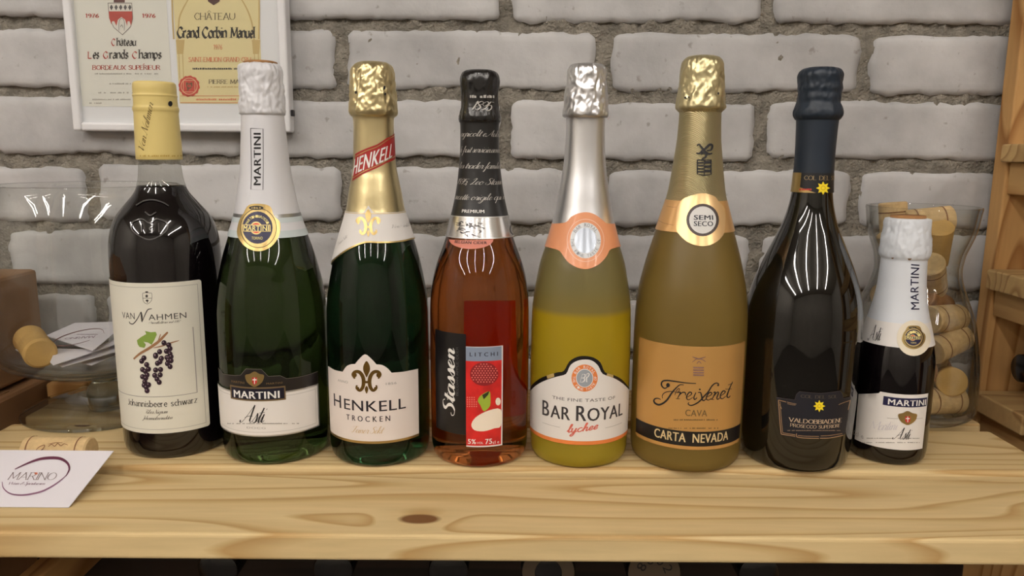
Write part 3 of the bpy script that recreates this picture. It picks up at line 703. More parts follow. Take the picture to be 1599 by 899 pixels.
B.add('name_lettering', t, mat('dark_grey_ink', (58, 54, 50), rough=.6), lb, .0003)
t = B.text('Privatkelterei seit 1917', 232, 283, 504.5, 501, 'script', xc=258)+B.text('Ribes Nigrum', 227, 262, 645.5, 640, 'script')+B.text('Johannisbeernektar', 222, 270, 655, 650, 'script')
B.add('small_lettering', t, mat('mid_grey_ink', (108, 102, 94), rough=.6), lb, .0003)
leaf = Q((335, 585), (400, 600), (455, 595), (468, 625), (440, 690), (410, 740), (370, 715), (320, 705), (345, 740), (330, 775), (275, 765), (255, 735), (245, 690), (290, 655), (350, 620))
B.add('printed_leaf', [B.px(leaf)], mat('leaf_green_ink', (122, 148, 62), rough=.6), lb, .0003)
B.add('printed_twig', B.stroke(Q((210, 900), (280, 840), (380, 780), (480, 710), (550, 640), (590, 598)), 2.6, 4.4)+B.stroke(Q((430, 775), (520, 755), (620, 720), (715, 692)), .8, 2.2)+B.stroke(Q((480, 700), (500, 650), (510, 620)), .8, 1.6), mat('twig_brown_ink', (146, 106, 72), rough=.6), lb, .0004)
bp = Q((548, 718), (600, 742), (615, 782), (575, 812), (615, 842), (500, 818), (455, 856), (520, 892), (600, 885), (325, 890))
bp += ZM(185, 555, 7.19)((290, 25), (265, 60), (320, 100), (275, 155), (340, 150), (305, 175), (275, 235), (325, 215), (310, 250), (300, 292), (292, 330), (342, 325), (315, 352), (325, 392), (420, 5), (480, 35), (440, 85), (468, 68), (420, 160), (475, 155), (410, 220), (470, 215), (435, 262), (460, 297), (545, 20), (590, 10), (560, 50), (590, 55), (550, 88), (580, 122))
B.add('printed_berries', [B.ell(x, y, 4.0, 4.2, 14) for x, y in bp], mat('berry_ink', (40, 22, 34), rough=.35), lb, .0005)
B.add('berry_highlights', [B.ell(x-1.1, y-1.2, 1.0, 1.0, 8) for x, y in bp], mat('berry_shine_ink', (150, 130, 140), rough=.5), lb, .0006)

# ---------------------------------------------------------------- shared small art
def crest(B, cx, cy, w, h, parent, lift):
    B.add('crest_print', [B.px(catmull([(cx-w*.5, cy-h*.25), (cx-w*.25, cy-h*.35), (cx, cy-h*.5), (cx+w*.25, cy-h*.35), (cx+w*.5, cy-h*.25), (cx+w*.42, cy+h*.15), (cx+w*.2, cy+h*.4), (cx, cy+h*.5), (cx-w*.2, cy+h*.4), (cx-w*.42, cy+h*.15), (cx-w*.5, cy-h*.25)], 4)[:-1])], GOLD, parent, lift)
    B.add('crest_shield', [B.px([(cx-w*.13, cy-h*.12), (cx+w*.13, cy-h*.12), (cx+w*.13, cy+h*.22), (cx, cy+h*.38), (cx-w*.13, cy+h*.22)])], REDINK, parent, lift+.0001)
    B.add('crest_cross', [B.px([(cx-w*.02, cy-h*.1), (cx+w*.02, cy-h*.1), (cx+w*.02, cy+h*.3), (cx-w*.02, cy+h*.3)]), B.px([(cx-w*.1, cy), (cx+w*.1, cy), (cx+w*.1, cy+h*.07), (cx-w*.1, cy+h*.07)])], WHITEINK, parent, lift+.0002)
def seal(B, cx, cy, rx, ry, parent, lift, word=True):
    """oval gold-rimmed seal with a red disc and a lettered bar"""
    o = B.add('neck_seal', [B.px(catmull([(cx-rx*.45, cy-ry*.95), (cx+rx*.1, cy-ry), (cx+rx*.55, cy-ry*.88), (cx+rx*.72, cy-ry*.5), (cx+rx, cy-ry*.22), (cx+rx*.98, cy+ry*.3), (cx+rx*.6, cy+ry*.8), (cx, cy+ry), (cx-rx*.62, cy+ry*.8), (cx-rx, cy+ry*.3), (cx-rx*.92, cy-ry*.25), (cx-rx*.7, cy-ry*.6), (cx-rx*.45, cy-ry*.95)], 4)[:-1])], GOLD, parent, lift)
    B.add('seal_line', B.ring(cx, cy+ry*.02, rx*.85, ry*.84, 1.0), INK, o, lift+.0001)
    B.add('seal_rim', [B.ell(cx-rx*.04, cy, rx*.78, ry*.76)], GOLDL, o, lift+.0002)
    B.add('seal_field', [B.ell(cx-rx*.04, cy, rx*.70, ry*.68)], NAVY, o, lift+.0003)
    B.add('seal_disc_rim', [B.ell(cx-rx*.1, cy+ry*.02, rx*.28, ry*.27)], GOLDL, o, lift+.0004)
    B.add('seal_disc', [B.ell(cx-rx*.1, cy+ry*.02, rx*.23, ry*.22)], mat('seal_red', (206, 78, 62), rough=.5), o, lift+.0005)
    b0, b1 = cx-rx*.74, cx+rx*.56
    B.add('seal_bar', [B.rect(b0, b1, cy-ry*.12, cy+ry*.17)], GOLDL, o, lift+.0006)
    B.add('seal_bar_field', [B.rect(b0+1.2, b1-1.2, cy-ry*.09, cy+ry*.14)], NAVY, o, lift+.00065)
    B.add('seal_lettering', B.text('MARTINI', b0+2.2, b1-2.2, cy+ry*.13, cy-ry*.08, 'bold')+B.arc_text('MARTINI&ROSSI', cx-rx*.04, cy+ry*.02, rx*.52, ry*.5, 4.2, -2, 130)+B.text('TORINO', cx-rx*.3, cx+rx*.2, cy+ry*.5, cy+ry*.38, 'sans'), mat('pale_gold_ink', (240, 226, 150), rough=.5), o, lift+.0008)
    B.add('seal_cartouche', [B.ell(cx-rx*.1, cy-ry*.83, rx*.34, ry*.09)], INK, o, lift+.0002)
    B.add('cartouche_print', B.text('1863', cx-rx*.3, cx+rx*.1, cy-ry*.79, cy-ry*.87, 'sans'), GOLDL, o, lift+.0003)
    return o
def fleur(B, cx, cy, w, h, m, parent, lift, name='fleur_de_lis'):
    """lily emblem drawn in a box of w x h pixels"""
    f = lambda *p: [(cx+(a-.5)*w, cy+(b-.5)*h) for a, b in p]
    P = [B.px(catmull(f((.5, 0), (.4, .13), (.385, .28), (.46, .44), (.5, .5), (.54, .44), (.615, .28), (.6, .13), (.5, 0)), 4)[:-1])]
    P.append(B.px(catmull(f((.5, .76), (.44, .86), (.5, 1), (.56, .86), (.5, .76)), 4)[:-1]))
    P.append(B.px(f((.385, .61), (.615, .61), (.615, .68), (.385, .68))))
    for s in (1, -1):
        g = lambda *p: f(*[(.5+s*(a-.5), b) for a, b in p])
        P += B.stroke(g((.1, .54), (.02, .42), (.1, .33), (.25, .34), (.36, .46), (.4, .62), (.37, .8), (.27, .9), (.16, .83), (.17, .74)), w*.05, w*.13)
        P.append(B.ell(*g((.09, .43))[0], w*.075, h*.075, 14)); P.append(B.ell(*g((.19, .84))[0], w*.06, h*.05, 12))
    return B.add(name, P, m, parent, lift)

# ---------------------------------------------------------------- 2 asti bottle with white foil
B = Turned(425.5, 500, 726, [(98, 44), (101, 58), (106, 65), (115, 67.6), (128, 66), (138, 68), (150, 67), (160, 70), (172, 70.5), (177, 69.5), (181, 65), (187, 65), (258, 74.7), (295, 85), (329, 97.8), (364.6, 120), (396.6, 140.5), (420, 152), (438, 160), (470, 168), (500, 170), (600, 168), (715, 163.5)])
bt = new_bottle(B, 'green asti bottle with white foil neck, gold seal and silver-edged label')
z = B.zrow
glass_body(B, bt, z(185), G_GREEN)
WFOIL = mat('white_foil', (214, 214, 218), rough=.35, metal=.0, bump=.15, bscale=90, spec=.6)
cap(B, bt, z(179), z(100), WFOIL, 3.1, .0012)
V, Fc = lathe([(0, z(101)), (.0125, z(101)), (.0125, z(97)), (.010, z(95.5)), (0, z(95.5))], B.x, B.y, 40); obj('cork_top', V, Fc, CORKD, bt, smooth=True)
fo = B.lathe('neck_foil', B.hit(444, 371)[1], z(178), WFOIL, bt, grow=.0003)
zb = lambda row: B.hit(444, row)[1]
B.lathe('silver_band', zb(339.5), zb(334), mat('silver_foil_band', (150, 150, 148), rough=.3, metal=.7), fo, grow=.0005)
PB = mat('pale_blue_print', (196, 206, 208), rough=.4)
B.lathe('blue_band', zb(347.5), zb(339.5), PB, fo, grow=.0005); B.lathe('blue_band', zb(371), zb(360), PB, fo, grow=.0005)
x0, x1 = 392, 411
bxp = [(160, 338), (213, 340), (213, 608), (161, 606)]; Q = ZM(335, 80, 2.811)
B.add('name_frame', B.stroke(Q(*bxp, bxp[0]), .9, smooth=False), INK, fo, .0005)
B.add('name_lettering', B.quad('MARTINI', *Q((203, 588), (203, 358), (172, 358), (172, 588)), 'bold'), INK, fo, .0005)
seal(B, 404, 355, 32.5, 37, bt, .0007)
Q = ZM(340, 565, 7.194)
dk = B.add('dark_label_top', [B.px(Q((10, 60), (60, 130), (200, 150), (260, 145), (320, 75), (490, 80), (570, 160), (700, 152), (770, 185), (900, 170), (1120, 105), (1130, 240), (1000, 290), (760, 330), (450, 330), (150, 285), (20, 230)))], mat('dark_label_paper', (30, 26, 24), rough=.3), bt, .0002)
B.add('label_edge_line', B.stroke(Q((30, 80), (60, 130), (200, 150), (260, 145), (320, 75), (490, 80), (570, 160), (700, 152), (770, 185), (900, 170), (1120, 105)), .5, smooth=False), mat('grey_line', (120, 112, 104), rough=.4), dk, .0003)
zt_, zl_ = B.hit(497, 598)[1], B.hit(423.4, 681)[1]; a0_, a1_ = -1.3*K, B.hit(498, 640)[0]
sv = B.add('front_label', [B.box(a0_, a1_, zl_, zt_)], SILVERINK, bt, .00035)
B.add('label_paper', [B.box(a0_, a1_-.0013, zl_+.0011, zt_-.0012)], PAPER, sv, .00045)
zi0, zi1 = zl_+.0035, zt_-.0035
B.add('border_lines', [B.box(a0_, a1_-.0035, zi0, zi0+.0002), B.box(a0_, a1_-.0035, zi1-.0002, zi1), B.box(a1_-.0037, a1_-.0035, zi0, zi1)], GREYINK, sv, .0005)
nb = B.add('name_plate_edge', [B.rect(361, 446, 604.2, 626, xc=402)], mat('bronze_print', (128, 108, 78), rough=.35, metal=.5), bt, .0006)
B.add('name_plate', [B.rect(363, 443.8, 606.6, 623.6, xc=402)], mat('black_navy_ink', (18, 16, 34), rough=.4), nb, .0007)
B.add('name_lettering', B.text('MARTINI', 366.4, 436.6, 622, 610.6, 'bold', xc=402, bold=.016), WHITEINK, nb, .0008)
crest(B, 398, 591.5, 29, 24, bt, .0006)
B.add('side_lettering', B.text('MARTINI', 362, 382, 598, 594.5, 'sans')+B.text('MARTINI', 416, 441, 599.5, 596.5, 'sans'), mat('dull_gold_ink', (122, 98, 62), rough=.5), dk, .0004)
B.add('wine_lettering', B.quad('Asti', *Q((250, 672), (560, 672), (560, 500), (250, 500)), 'script', wt=.62), INK, sv, .0006)
B.add('small_print', B.scribble(356, 466, 661.5, 2.0, 5)+B.text('DOCG', 386, 415, 669, 666.2, 'sans'), GREYINK, sv, .0006)

# ---------------------------------------------------------------- 3 sekt bottle with gold foil
B = Turned(590, 475.6, 729, [(97, 40), (100, 54), (106, 63), (116, 68), (130, 70), (150, 72.5), (168, 75), (175, 75), (181, 70), (187, 63), (215, 63), (258, 66.8), (280, 74), (300, 81.8), (329, 92), (364.6, 113.8), (397, 133), (420, 143.5), (438, 150), (456, 155.5), (475, 158.8), (500, 160), (600, 159), (718, 155)])
bt = new_bottle(B, 'dark green sekt bottle with gold foil, red slanted neck band and white lily label')
z = B.zrow
glass_body(B, bt, z(186), G_GREEN2)
GF = mat('gold_foil', (212, 196, 150), rough=.3, metal=.9, bump=.2, bscale=70)
cap(B, bt, z(181), z(98.5), GF, 8.2, .0011)
V_ = Q
B.add('foil_holes', [B.ell(558, 144.5, 1.6, 2.6, 10), B.ell(599, 137, 1.6, 3.2, 10), B.ell(600, 147, 1.5, 2.2, 10)], INK, bt, .0016)
fo = B.lathe('neck_foil', z(345), z(179), GF, bt, grow=.0002)
Q = ZM(515, 190, 4.087)
band = B.add('red_band', [B.px(Q((165, 207), (230, 172), (300, 145), (360, 105), (411, 68), (416, 235), (360, 262), (290, 300), (220, 330), (147, 380)))], mat('red_band_print', (158, 34, 30), rough=.4), bt, .0005)
B.add('band_lines', B.stroke(Q((166, 222), (230, 188), (300, 160), (360, 120), (411, 86)), 1.2)+B.stroke(Q((148, 362), (220, 316), (290, 285), (360, 248), (415, 218)), 1.2), GOLD, band, .0006)
B.add('band_lettering', B.quad('HENKELL', *Q((150, 345), (392, 225), (400, 130), (163, 238)), 'bold'), WHITEINK, band, .0007)
ct, cl, crr = B.hit(588, 332)[1], None, None
low = B.px(Q((-5, 920), (40, 872), (100, 825), (160, 792), (230, 767), (310, 768), (400, 766), (470, 757), (540, 740)))
cw = B.add('neck_collar', [[(-math.pi*.75*K, low[0][1])]+low+[(math.pi*.75*K, low[-1][1]), (math.pi*.75*K, ct), (-math.pi*.75*K, ct)]], PAPER, bt, .0006)
B.add('collar_trim', B.stroke(Q((0, 912), (40, 872), (100, 825), (160, 792), (230, 767), (310, 768), (400, 766), (470, 757), (540, 740)), 2.4), GOLD, cw, .0008)
B.add('collar_line', [B.box(-math.pi*.5*K, math.pi*.5*K, ct-.0009, ct-.0004)], GOLDL, cw, .0008)
cwx = B.add('collar_point', [B.px(catmull(Q((205, 590), (235, 555), (247, 535), (262, 555), (290, 590)), 4))], PAPER, cw, .0007)
fleur(B, *Q((247, 645))[0], 36, 43, GOLD, cw, .0010)
B.add('collar_lettering', B.text('Von Henkell', 611, 639, 355, 350, 'script', wt=.5), GREYINK, cw, .0008)
B.add('collar_lettering', B.quad('Feiner Sekt', *Q((60, 790), (120, 735), (115, 722), (55, 775)), 'script', wt=.5), GREYINK, cw, .0008)
Q = ZM(505, 550, 5.994)
zb_ = B.hit(*Q((470, 832))[0])[1]; zg_ = B.hit(*Q((470, 855))[0])[1]
top = B.px(catmull(Q((46, 127), (110, 165), (182, 180)), 3)+catmull(Q((182, 180), (215, 132), (255, 112), (298, 108)), 3)+catmull(Q((298, 108), (335, 62), (390, 17), (445, 55), (497, 112)), 3)+catmull(Q((497, 112), (550, 118), (600, 148), (638, 190)), 3)+catmull(Q((638, 190), (760, 178), (888, 152)), 3))
aL, aR = top[0][0], B.hit(*Q((889, 450))[0])[0]
lb = B.add('front_label', [[(aL, zb_)]+[(aR, zb_)]+[(aR, top[-1][1])]+top[::-1]], mat('warm_white_paper', (226, 216, 210), rough=.5), bt, .0002)
B.add('gold_strip', [B.box(aL, aR, zg_, zb_)], GOLD, lb, .0002)
fleur(B, *Q((405, 232))[0], 45, 51, mat('dark_gold_print', (140, 108, 52), rough=.25, metal=.8), lb, .0004)
z0h, z1h = B.hit(*Q((440, 552))[0])[1], B.hit(*Q((440, 452))[0])[1]; z2h = z1h+.0016
def row_text(B, s, xa, xb, za, zb2, font='sans', **kw):
    ym = 640; a, b = B.hit(xa, ym)[0], B.hit(xb, ym)[0]
    return [[(a+(b-a)*u, za+(zb2-za)*v) for u, v in q] for q in unit_text(s, font, **kw)]
HI = mat('soft_black_ink', (34, 28, 36), rough=.5)
B.add('name_lettering', row_text(B, 'H', 522.5, 533.5, z0h-.0002, z2h, 'sans', bold=.006), HI, lb, .0003)
B.add('name_lettering', row_text(B, 'ENKELL', 538, 633.5, z0h, z1h, 'sans', bold=.006), HI, lb, .0003)
B.add('style_lettering', row_text(B, 'T R O C K E N', 541, 609, B.hit(*Q((420, 648))[0])[1], B.hit(*Q((420, 597))[0])[1], 'bold', bold=.012), HI, lb, .0003)
B.add('script_lettering', B.text('Feiner Sekt', *[Q((262, 0))[0][0], Q((572, 0))[0][0]], Q((0, 758))[0][1], Q((0, 702))[0][1], 'script', wt=.5), mat('tan_ink', (196, 166, 112), rough=.5), lb, .0003)
B.add('year_lettering', B.text('ANNO', 528, 543.5, 597, 593, 'sans'), GREYINK, lb, .0003)
B.add('year_lettering', B.text('1856', 602.5, 619, 600, 596.5, 'sans'), GREYINK, lb, .0003)
# ---------------------------------------------------------------- 4 rose cider bottle with black neck sleeve
B = Turned(749, 502, 730, [(109.5, 40), (113, 53), (119, 60), (125.6, 62), (135, 61), (145, 58.5), (155, 58), (168, 59), (176, 63), (183, 65.5), (190, 64), (196, 60.5), (232, 60.5), (268, 65.8), (303, 75.4), (339, 91.4), (374.6, 110.5), (407, 134.5), (428, 146), (447, 152.5), (465, 156), (502, 156.8), (600, 155), (718, 150)])
bt = new_bottle(B, 'rose-amber cider bottle with black handwritten neck sleeve and litchi label', name='cider_bottle')
z = B.zrow
glass_body(B, bt, z(190), G_AMBER)
BF = mat('black_foil', (16, 15, 16), rough=.22, spec=.7, bump=.1, bscale=60)
cp = cap(B, bt, z(190), z(111), BF, 5.5, .0005)
sl = B.lathe('neck_sleeve', B.hit(745, 339)[1], z(188), mat('black_sleeve', (26, 25, 25), rough=.35), bt, grow=.0003)
Q = ZM(690, 170, 3.908)
for s_, y_, x0_, x1_ in (("agricolt e Aubel", 168, 118, 352), ("de fruit servicieusement", 266, 112, 352), ("Les trader familiale", 364, 106, 360), ("1895, Leo Stassen,", 462, 98, 368), ("recette origile qui son", 556, 82, 384)):
    B.add('sleeve_lettering', B.text(s_, *[Q((x0_+4, 0))[0][0], Q((x1_-4, 0))[0][0]], Q((0, y_))[0][1], Q((0, y_-34))[0][1], 'script', wt=.62), mat('silver_ink', (176, 172, 166), rough=.4), sl, .0006)
B.add('cap_lettering', B.quad('1895', *ZM(660, 90, 2.811)((218, 228), (310, 236), (308, 196), (222, 190)), 'script', wt=.7), MATS['silver_ink'], cp, .0013)
B.add('cap_print', B.scribble(735, 770, 153, 5, 21, .2), MATS['silver_ink'], cp, .0013)
c0 = B.hit(741, 339)[1]; c1 = B.hit(741, 372)[1]
sb = B.lathe('silver_band', c1, c0, mat('silver_band_foil', (206, 204, 202), rough=.22, metal=.95), bt, grow=.0005)
B.lathe('band_edge', c0-.0004, c0+.0004, SILVERINK, sb, grow=.0007); B.lathe('band_edge', c1-.0004, c1+.0004, SILVERINK, sb, grow=.0007)
art = []
R_ = random.Random(4)
for k in range(26):
    x, y = 715+R_.uniform(0, 36), 346+R_.uniform(0, 22); art += B.stroke([(x, y), (x+R_.uniform(-6, 6), y+R_.uniform(-4, 4)), (x+R_.uniform(-9, 9), y+R_.uniform(-3, 5))], .5, 1.5, n=3)
B.add('band_engraving', art, mat('dark_engraving', (58, 54, 54), rough=.4), sb, .0007)
B.add('band_scroll', B.ring(801, 357, 6, 9, 1.0), mat('dark_engraving', (58, 54, 54)), sb, .0007)
pm = B.add('premium_arch', [B.px(ellipse(*Q((190, 655))[0], 30, 19, 16, math.pi, 2*math.pi))], BLACKPAPER, bt, .0006)
B.add('premium_lettering', B.text('PREMIUM', *[Q((126, 0))[0][0], Q((258, 0))[0][0]], Q((0, 634))[0][1], Q((0, 614))[0][1], 'bold'), WHITEINK, pm, .0008)
mo = B.add('salmon_tab', [B.px(ellipse(*Q((180, 795))[0], 34, 15, 16, 0, math.pi))], mat('salmon_print', (206, 124, 104), rough=.45), bt, .0005)
B.add('tab_lettering', B.text('BELGIAN CIDER', *[Q((82, 0))[0][0], Q((274, 0))[0][0]], Q((0, 823))[0][1], Q((0, 806))[0][1], 'bold', xc=737), INK, mo, .0007)
Q = ZM(670, 480, 3.746)
aL, aM = B.hit(*Q((39, 400))[0])[0], B.hit(*Q((216, 400))[0])[0]; zt_ = B.hit(*Q((215, 155))[0])[1]; zb_ = B.hit(*Q((216, 745))[0])[1]
bl = B.add('name_label', [B.box(aL, aM, zb_, zt_)], BLACKPAPER, bt, .0002)
B.add('name_lettering', B.quad('Stassen', *Q((150, 632), (150, 236), (92, 232), (90, 634)), 'script', wt=.95, shear=.25, gap=.25), WHITEINK, bl, .0004)
B.add('side_lettering', B.quad('BELGIAN APPLE CIDER', *Q((172, 515), (172, 230), (160, 230), (160, 515)), 'line', wt=.7), mat('faint_grey_ink', (96, 94, 94), rough=.5), bl, .0004)
aR = B.hit(*Q((430, 520))[0])[0]; zt_ = B.hit(*Q((325, 229))[0])[1]; zb_ = B.hit(*Q((325, 815))[0])[1]
wl = B.add('fruit_label', [B.box(aM, aR, zb_, zt_)], PAPER, bt, .0002)
zh = B.hit(*Q((325, 313))[0])[1]; brd = .0011
fl = B.add('fruit_photo', [B.box(aM, aR-brd, zb_+brd, zh)], mat('fruit_red_print', (196, 36, 34), rough=.4, vary=.25, vscale=90), wl, .0003)
B.add('header_panel', [B.box(aM, aR-brd, zh, zt_-.0004)], mat('slate_blue_print', (128, 140, 160), rough=.4), wl, .0003)
B.add('header_lettering', B.text('L I T C H I', *[Q((238, 0))[0][0], Q((402, 0))[0][0]], Q((0, 285))[0][1], Q((0, 262))[0][1], 'bold'), mat('header_ink', (40, 40, 52), rough=.5), wl, .0004)
B.add('printed_litchi', [B.ell(*Q((322, 388))[0], 22, 18.5)], mat('litchi_red_print', (132, 28, 32), rough=.45), wl, .0004)
dots = []
for j in range(9):
    for i in range(9):
        x = 252+i*17+(j % 2)*8; y = 330+j*13
        if ((x-322)/78)**2+((y-388)/62)**2 < 1: dots.append(B.ell(*Q((x, y))[0], 1.1, 1.0, 8))
for j in range(5):
    for i in range(5):
        x = 225+i*13; y = 525+j*13
        if x < 285 and ((x-235)/45)**2+((y-560)/60)**2 < 1: dots.append(B.ell(*Q((x, y))[0], 1.1, 1.0, 8))
B.add('litchi_bumps', dots, mat('litchi_pink_print', (226, 130, 120), rough=.45), wl, .0005)
B.add('printed_leaf', [B.px(catmull(Q((285, 545), (300, 515), (350, 488), (358, 520), (355, 575), (320, 605), (300, 570), (285, 545)), 3)[:-1])], mat('leaf_lime_print', (150, 172, 56), rough=.45), wl, .0005)
B.add('leaf_tip', [B.px(Q((310, 510), (352, 486), (345, 508), (320, 535)))], mat('leaf_dark_print', (40, 44, 22), rough=.45), wl, .0006)
B.add('printed_fruit_flesh', [B.px(catmull(Q((418, 595), (350, 600), (280, 635), (248, 680), (265, 715), (320, 722), (380, 705), (418, 690), (418, 595)), 3)[:-1])], mat('fruit_flesh_print', (236, 224, 206), rough=.45), wl, .0005)
B.add('fruit_glint', [B.ell(*Q((402, 548))[0], 4, 6)], MATS['fruit_flesh_print'], wl, .0006)
B.add('volume_lettering', B.text('5%', *[Q((228, 0))[0][0], Q((275, 0))[0][0]], Q((0, 796))[0][1], Q((0, 768))[0][1], 'bold')+B.text('VOL', *[Q((280, 0))[0][0], Q((316, 0))[0][0]], Q((0, 796))[0][1], Q((0, 784))[0][1])+B.text('75', *[Q((328, 0))[0][0], Q((368, 0))[0][0]], Q((0, 796))[0][1], Q((0, 766))[0][1], 'bold')+B.text('cl e', *[Q((372, 0))[0][0], Q((408, 0))[0][0]], Q((0, 794))[0][1], Q((0, 776))[0][1]), WHITEINK, wl, .0005)
bz0, bz1 = B.hit(735, 690)[1], B.hit(735, 497)[1]
B.add('back_label', [[(a*K, v) for a, v in ((2.86, bz0), (3.34, bz0), (3.34, bz1), (2.86, bz1))]], mat('red_back_label', (236, 150, 96), rough=.5), bt, .0003)

# ---------------------------------------------------------------- 5 frosted lychee bottle with silver foil
B = Turned(906.7, 523.5, 731, [(99, 40), (102, 50), (108, 58), (118, 61), (130, 62), (140, 65), (165, 69), (178, 71), (183, 68), (188, 60.5), (227, 61.7), (263.5, 67.5), (300, 79), (337, 92.5), (373.7, 111.5), (407, 133), (429, 142), (448, 148.5), (467, 153.5), (486, 156), (523, 157.3), (620, 156), (720, 151)])
bt = new_bottle(B, 'frosted yellow lychee drink bottle with silver foil and orange neck collar')
z = B.zrow
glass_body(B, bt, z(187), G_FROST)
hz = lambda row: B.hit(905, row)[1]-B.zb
label_glow_ramp(G_FROST, [(0.0, (214, 192, 66)), (hz(498), (232, 206, 50)), (hz(488), (172, 160, 98)), (hz(420), (166, 154, 100))])  # brighter yellow stands in for the back label shining through the drink
SF = mat('silver_foil', (224, 224, 226), rough=.32, metal=.95, bump=.08, bscale=60)
cap(B, bt, z(184), z(101), SF, 12.4, .0011)
B.add('pull_tab', [B.px([(954, 176), (958, 172), (966, 187), (961, 186)])], mat('red_tab', (196, 60, 50), rough=.4), bt, .002)
B.lathe('neck_foil', z(355), z(182), SF, bt, grow=.0002)
Q = ZM(850, 320, 8.171)
pts = catmull(Q((120, 237), (220, 230), (290, 212), (345, 150), (430, 106), (540, 90), (640, 118), (735, 188), (780, 228), (845, 238), (912, 236)), 3)
bot = catmull(Q((975, 527), (900, 545), (830, 572), (790, 650), (700, 750), (600, 803), (520, 817), (420, 797), (310, 730), (240, 640), (200, 585), (120, 555), (20, 530)), 3)
up, dn = B.px(pts), B.px(bot); e = math.pi*.8*K
oc = B.add('neck_collar', [[(-e, up[0][1])]+up+[(e, up[-1][1]), (e, dn[0][1])]+dn+[(-e, dn[-1][1])]], mat('orange_collar_paper', (226, 152, 108), rough=.35, coat=.2), bt, .0005)
cxy = Q((525, 450))[0]
B.add('collar_ring', B.ring(*cxy, 28.5, 33.5, .8), mat('pale_peach_ink', (244, 208, 186), rough=.4), oc, .0006)
B.add('collar_disc', [B.ell(*cxy, 23.5, 28)], mat('silver_white_print', (222, 224, 226), rough=.3), oc, .0006)
B.add('disc_centre', [B.ell(*cxy, 17, 20)], mat('silver_blue_print', (186, 194, 206), rough=.25, metal=.4), oc, .0007)
B.add('disc_lettering', B.arc_text('BAR ROYAL', *cxy, 20.2, 24.2, 5.2, 0, 105)+B.arc_text('THE FINE TASTE OF', *cxy, 20.2, 24.2, 4.6, 180, 185, inside=True), mat('grey_text_ink', (128, 130, 134), rough=.5), oc, .0008)
Q = ZM(820, 545, 5.8)
zb_ = B.hit(*Q((520, 832))[0])[1]; zg_ = B.hit(*Q((520, 866))[0])[1]
blk = B.px(catmull(Q((46, 372), (62, 325), (130, 268), (200, 237)), 3)+catmull(Q((200, 237), (290, 210), (352, 195), (400, 112), (470, 70), (540, 61), (620, 76), (682, 122), (722, 208), (800, 233), (880, 278), (940, 352)), 3))
wht = B.px(catmull(Q((50, 378), (110, 322), (200, 276), (300, 245), (372, 222), (410, 145), (470, 105), (545, 92), (610, 105), (662, 152), (700, 222), (800, 260), (880, 310), (938, 368)), 3))
aL, aR = wht[0][0], wht[-1][0]
bk = B.add('label_black_edge', [[(aL, wht[0][1]-.004), (aR, wht[-1][1]-.004)]+blk[::-1]], BLACKPAPER, bt, .0002)  # black outline set behind the white label, slightly offset
B.add('gold_patch', [B.px(Q((196, 238), (262, 216), (266, 248), (204, 268))), B.px(Q((742, 216), (798, 232), (795, 256), (735, 238)))], GOLDL, bk, .0003)
lb = B.add('front_label', [[(aL, zb_), (aR, zb_)]+wht[::-1]], PAPER, bt, .0004)
B.add('orange_strip', [B.box(aL, aR, zg_, zb_)], mat('orange_print', (222, 128, 66), rough=.45), lb, .0004)
c = Q((538, 260))[0]
B.add('emblem_ring', [B.ell(*c, 20.2, 21.2)], MATS['orange_print'], lb, .0005)
B.add('emblem_white', [B.ell(*c, 13.4, 14.6)], WHITEINK, lb, .0006)
B.add('emblem_disc', [B.ell(*c, 12.4, 13.6)], mat('slate_print', (152, 158, 166), rough=.45), lb, .0007)
B.add('emblem_lettering', B.text('BR', c[0]-7, c[0]+7.5, c[1]+6, c[1]-6, 'script', wt=.9)+B.arc_text('BAR ROYAL', *c, 16.6, 17.6, 4.2, 0, 120)+B.arc_text('THE FINE TASTE OF', *c, 16.6, 17.6, 3.8, 180, 190, inside=True), WHITEINK, lb, .0008)
B.add('tagline_lettering', B.text('THE FINE TASTE OF', *[Q((248, 0))[0][0], Q((810, 0))[0][0]], Q((0, 475))[0][1], Q((0, 447))[0][1], 'sans', xc=Q((520, 0))[0][0]), mat('charcoal_ink', (84, 80, 80), rough=.5), lb, .0005)
za = B.hit(*Q((500, 648))[0])[1]; zs = B.hit(*Q((500, 530))[0])[1]; zbig = B.hit(*Q((500, 508))[0])[1]
def rt(s, x0, x1, zt): return row_text(B, s, Q((x0, 0))[0][0], Q((x1, 0))[0][0], za, zt, 'sans', bold=.012)
CH = mat('dark_charcoal_ink', (52, 48, 50), rough=.5)
B.add('name_lettering', rt('B', 160, 222, zbig)+rt('AR', 233, 410, zs), CH, lb, .0005)
B.add('name_lettering', rt('R', 462, 556, zbig)+rt('OYAL', 563, 878, zs), CH, lb, .0005)
B.add('flavour_lettering', B.quad('lychee', *Q((376, 752), (660, 716), (664, 656), (376, 690)), 'brush', wt=1.0), mat('coral_ink', (206, 104, 88), rough=.5), lb, .0005)
B.add('side_rule', B.stroke(Q((160, 662), (240, 688), (318, 706)), .45), GREYINK, lb, .0005); B.add('side_rule', B.stroke(Q((722, 712), (800, 692), (872, 664)), .45), GREYINK, lb, .0005)
bz0, bz1 = B.hit(905, 668)[1], B.hit(905, 492)[1]
B.add('back_label', [[(a*K, v) for a, v in ((1.75, bz0), (4.53, bz0), (4.53, bz1), (1.75, bz1))]], mat('white_back_label', (240, 236, 210), rough=.5), bt, .0003)

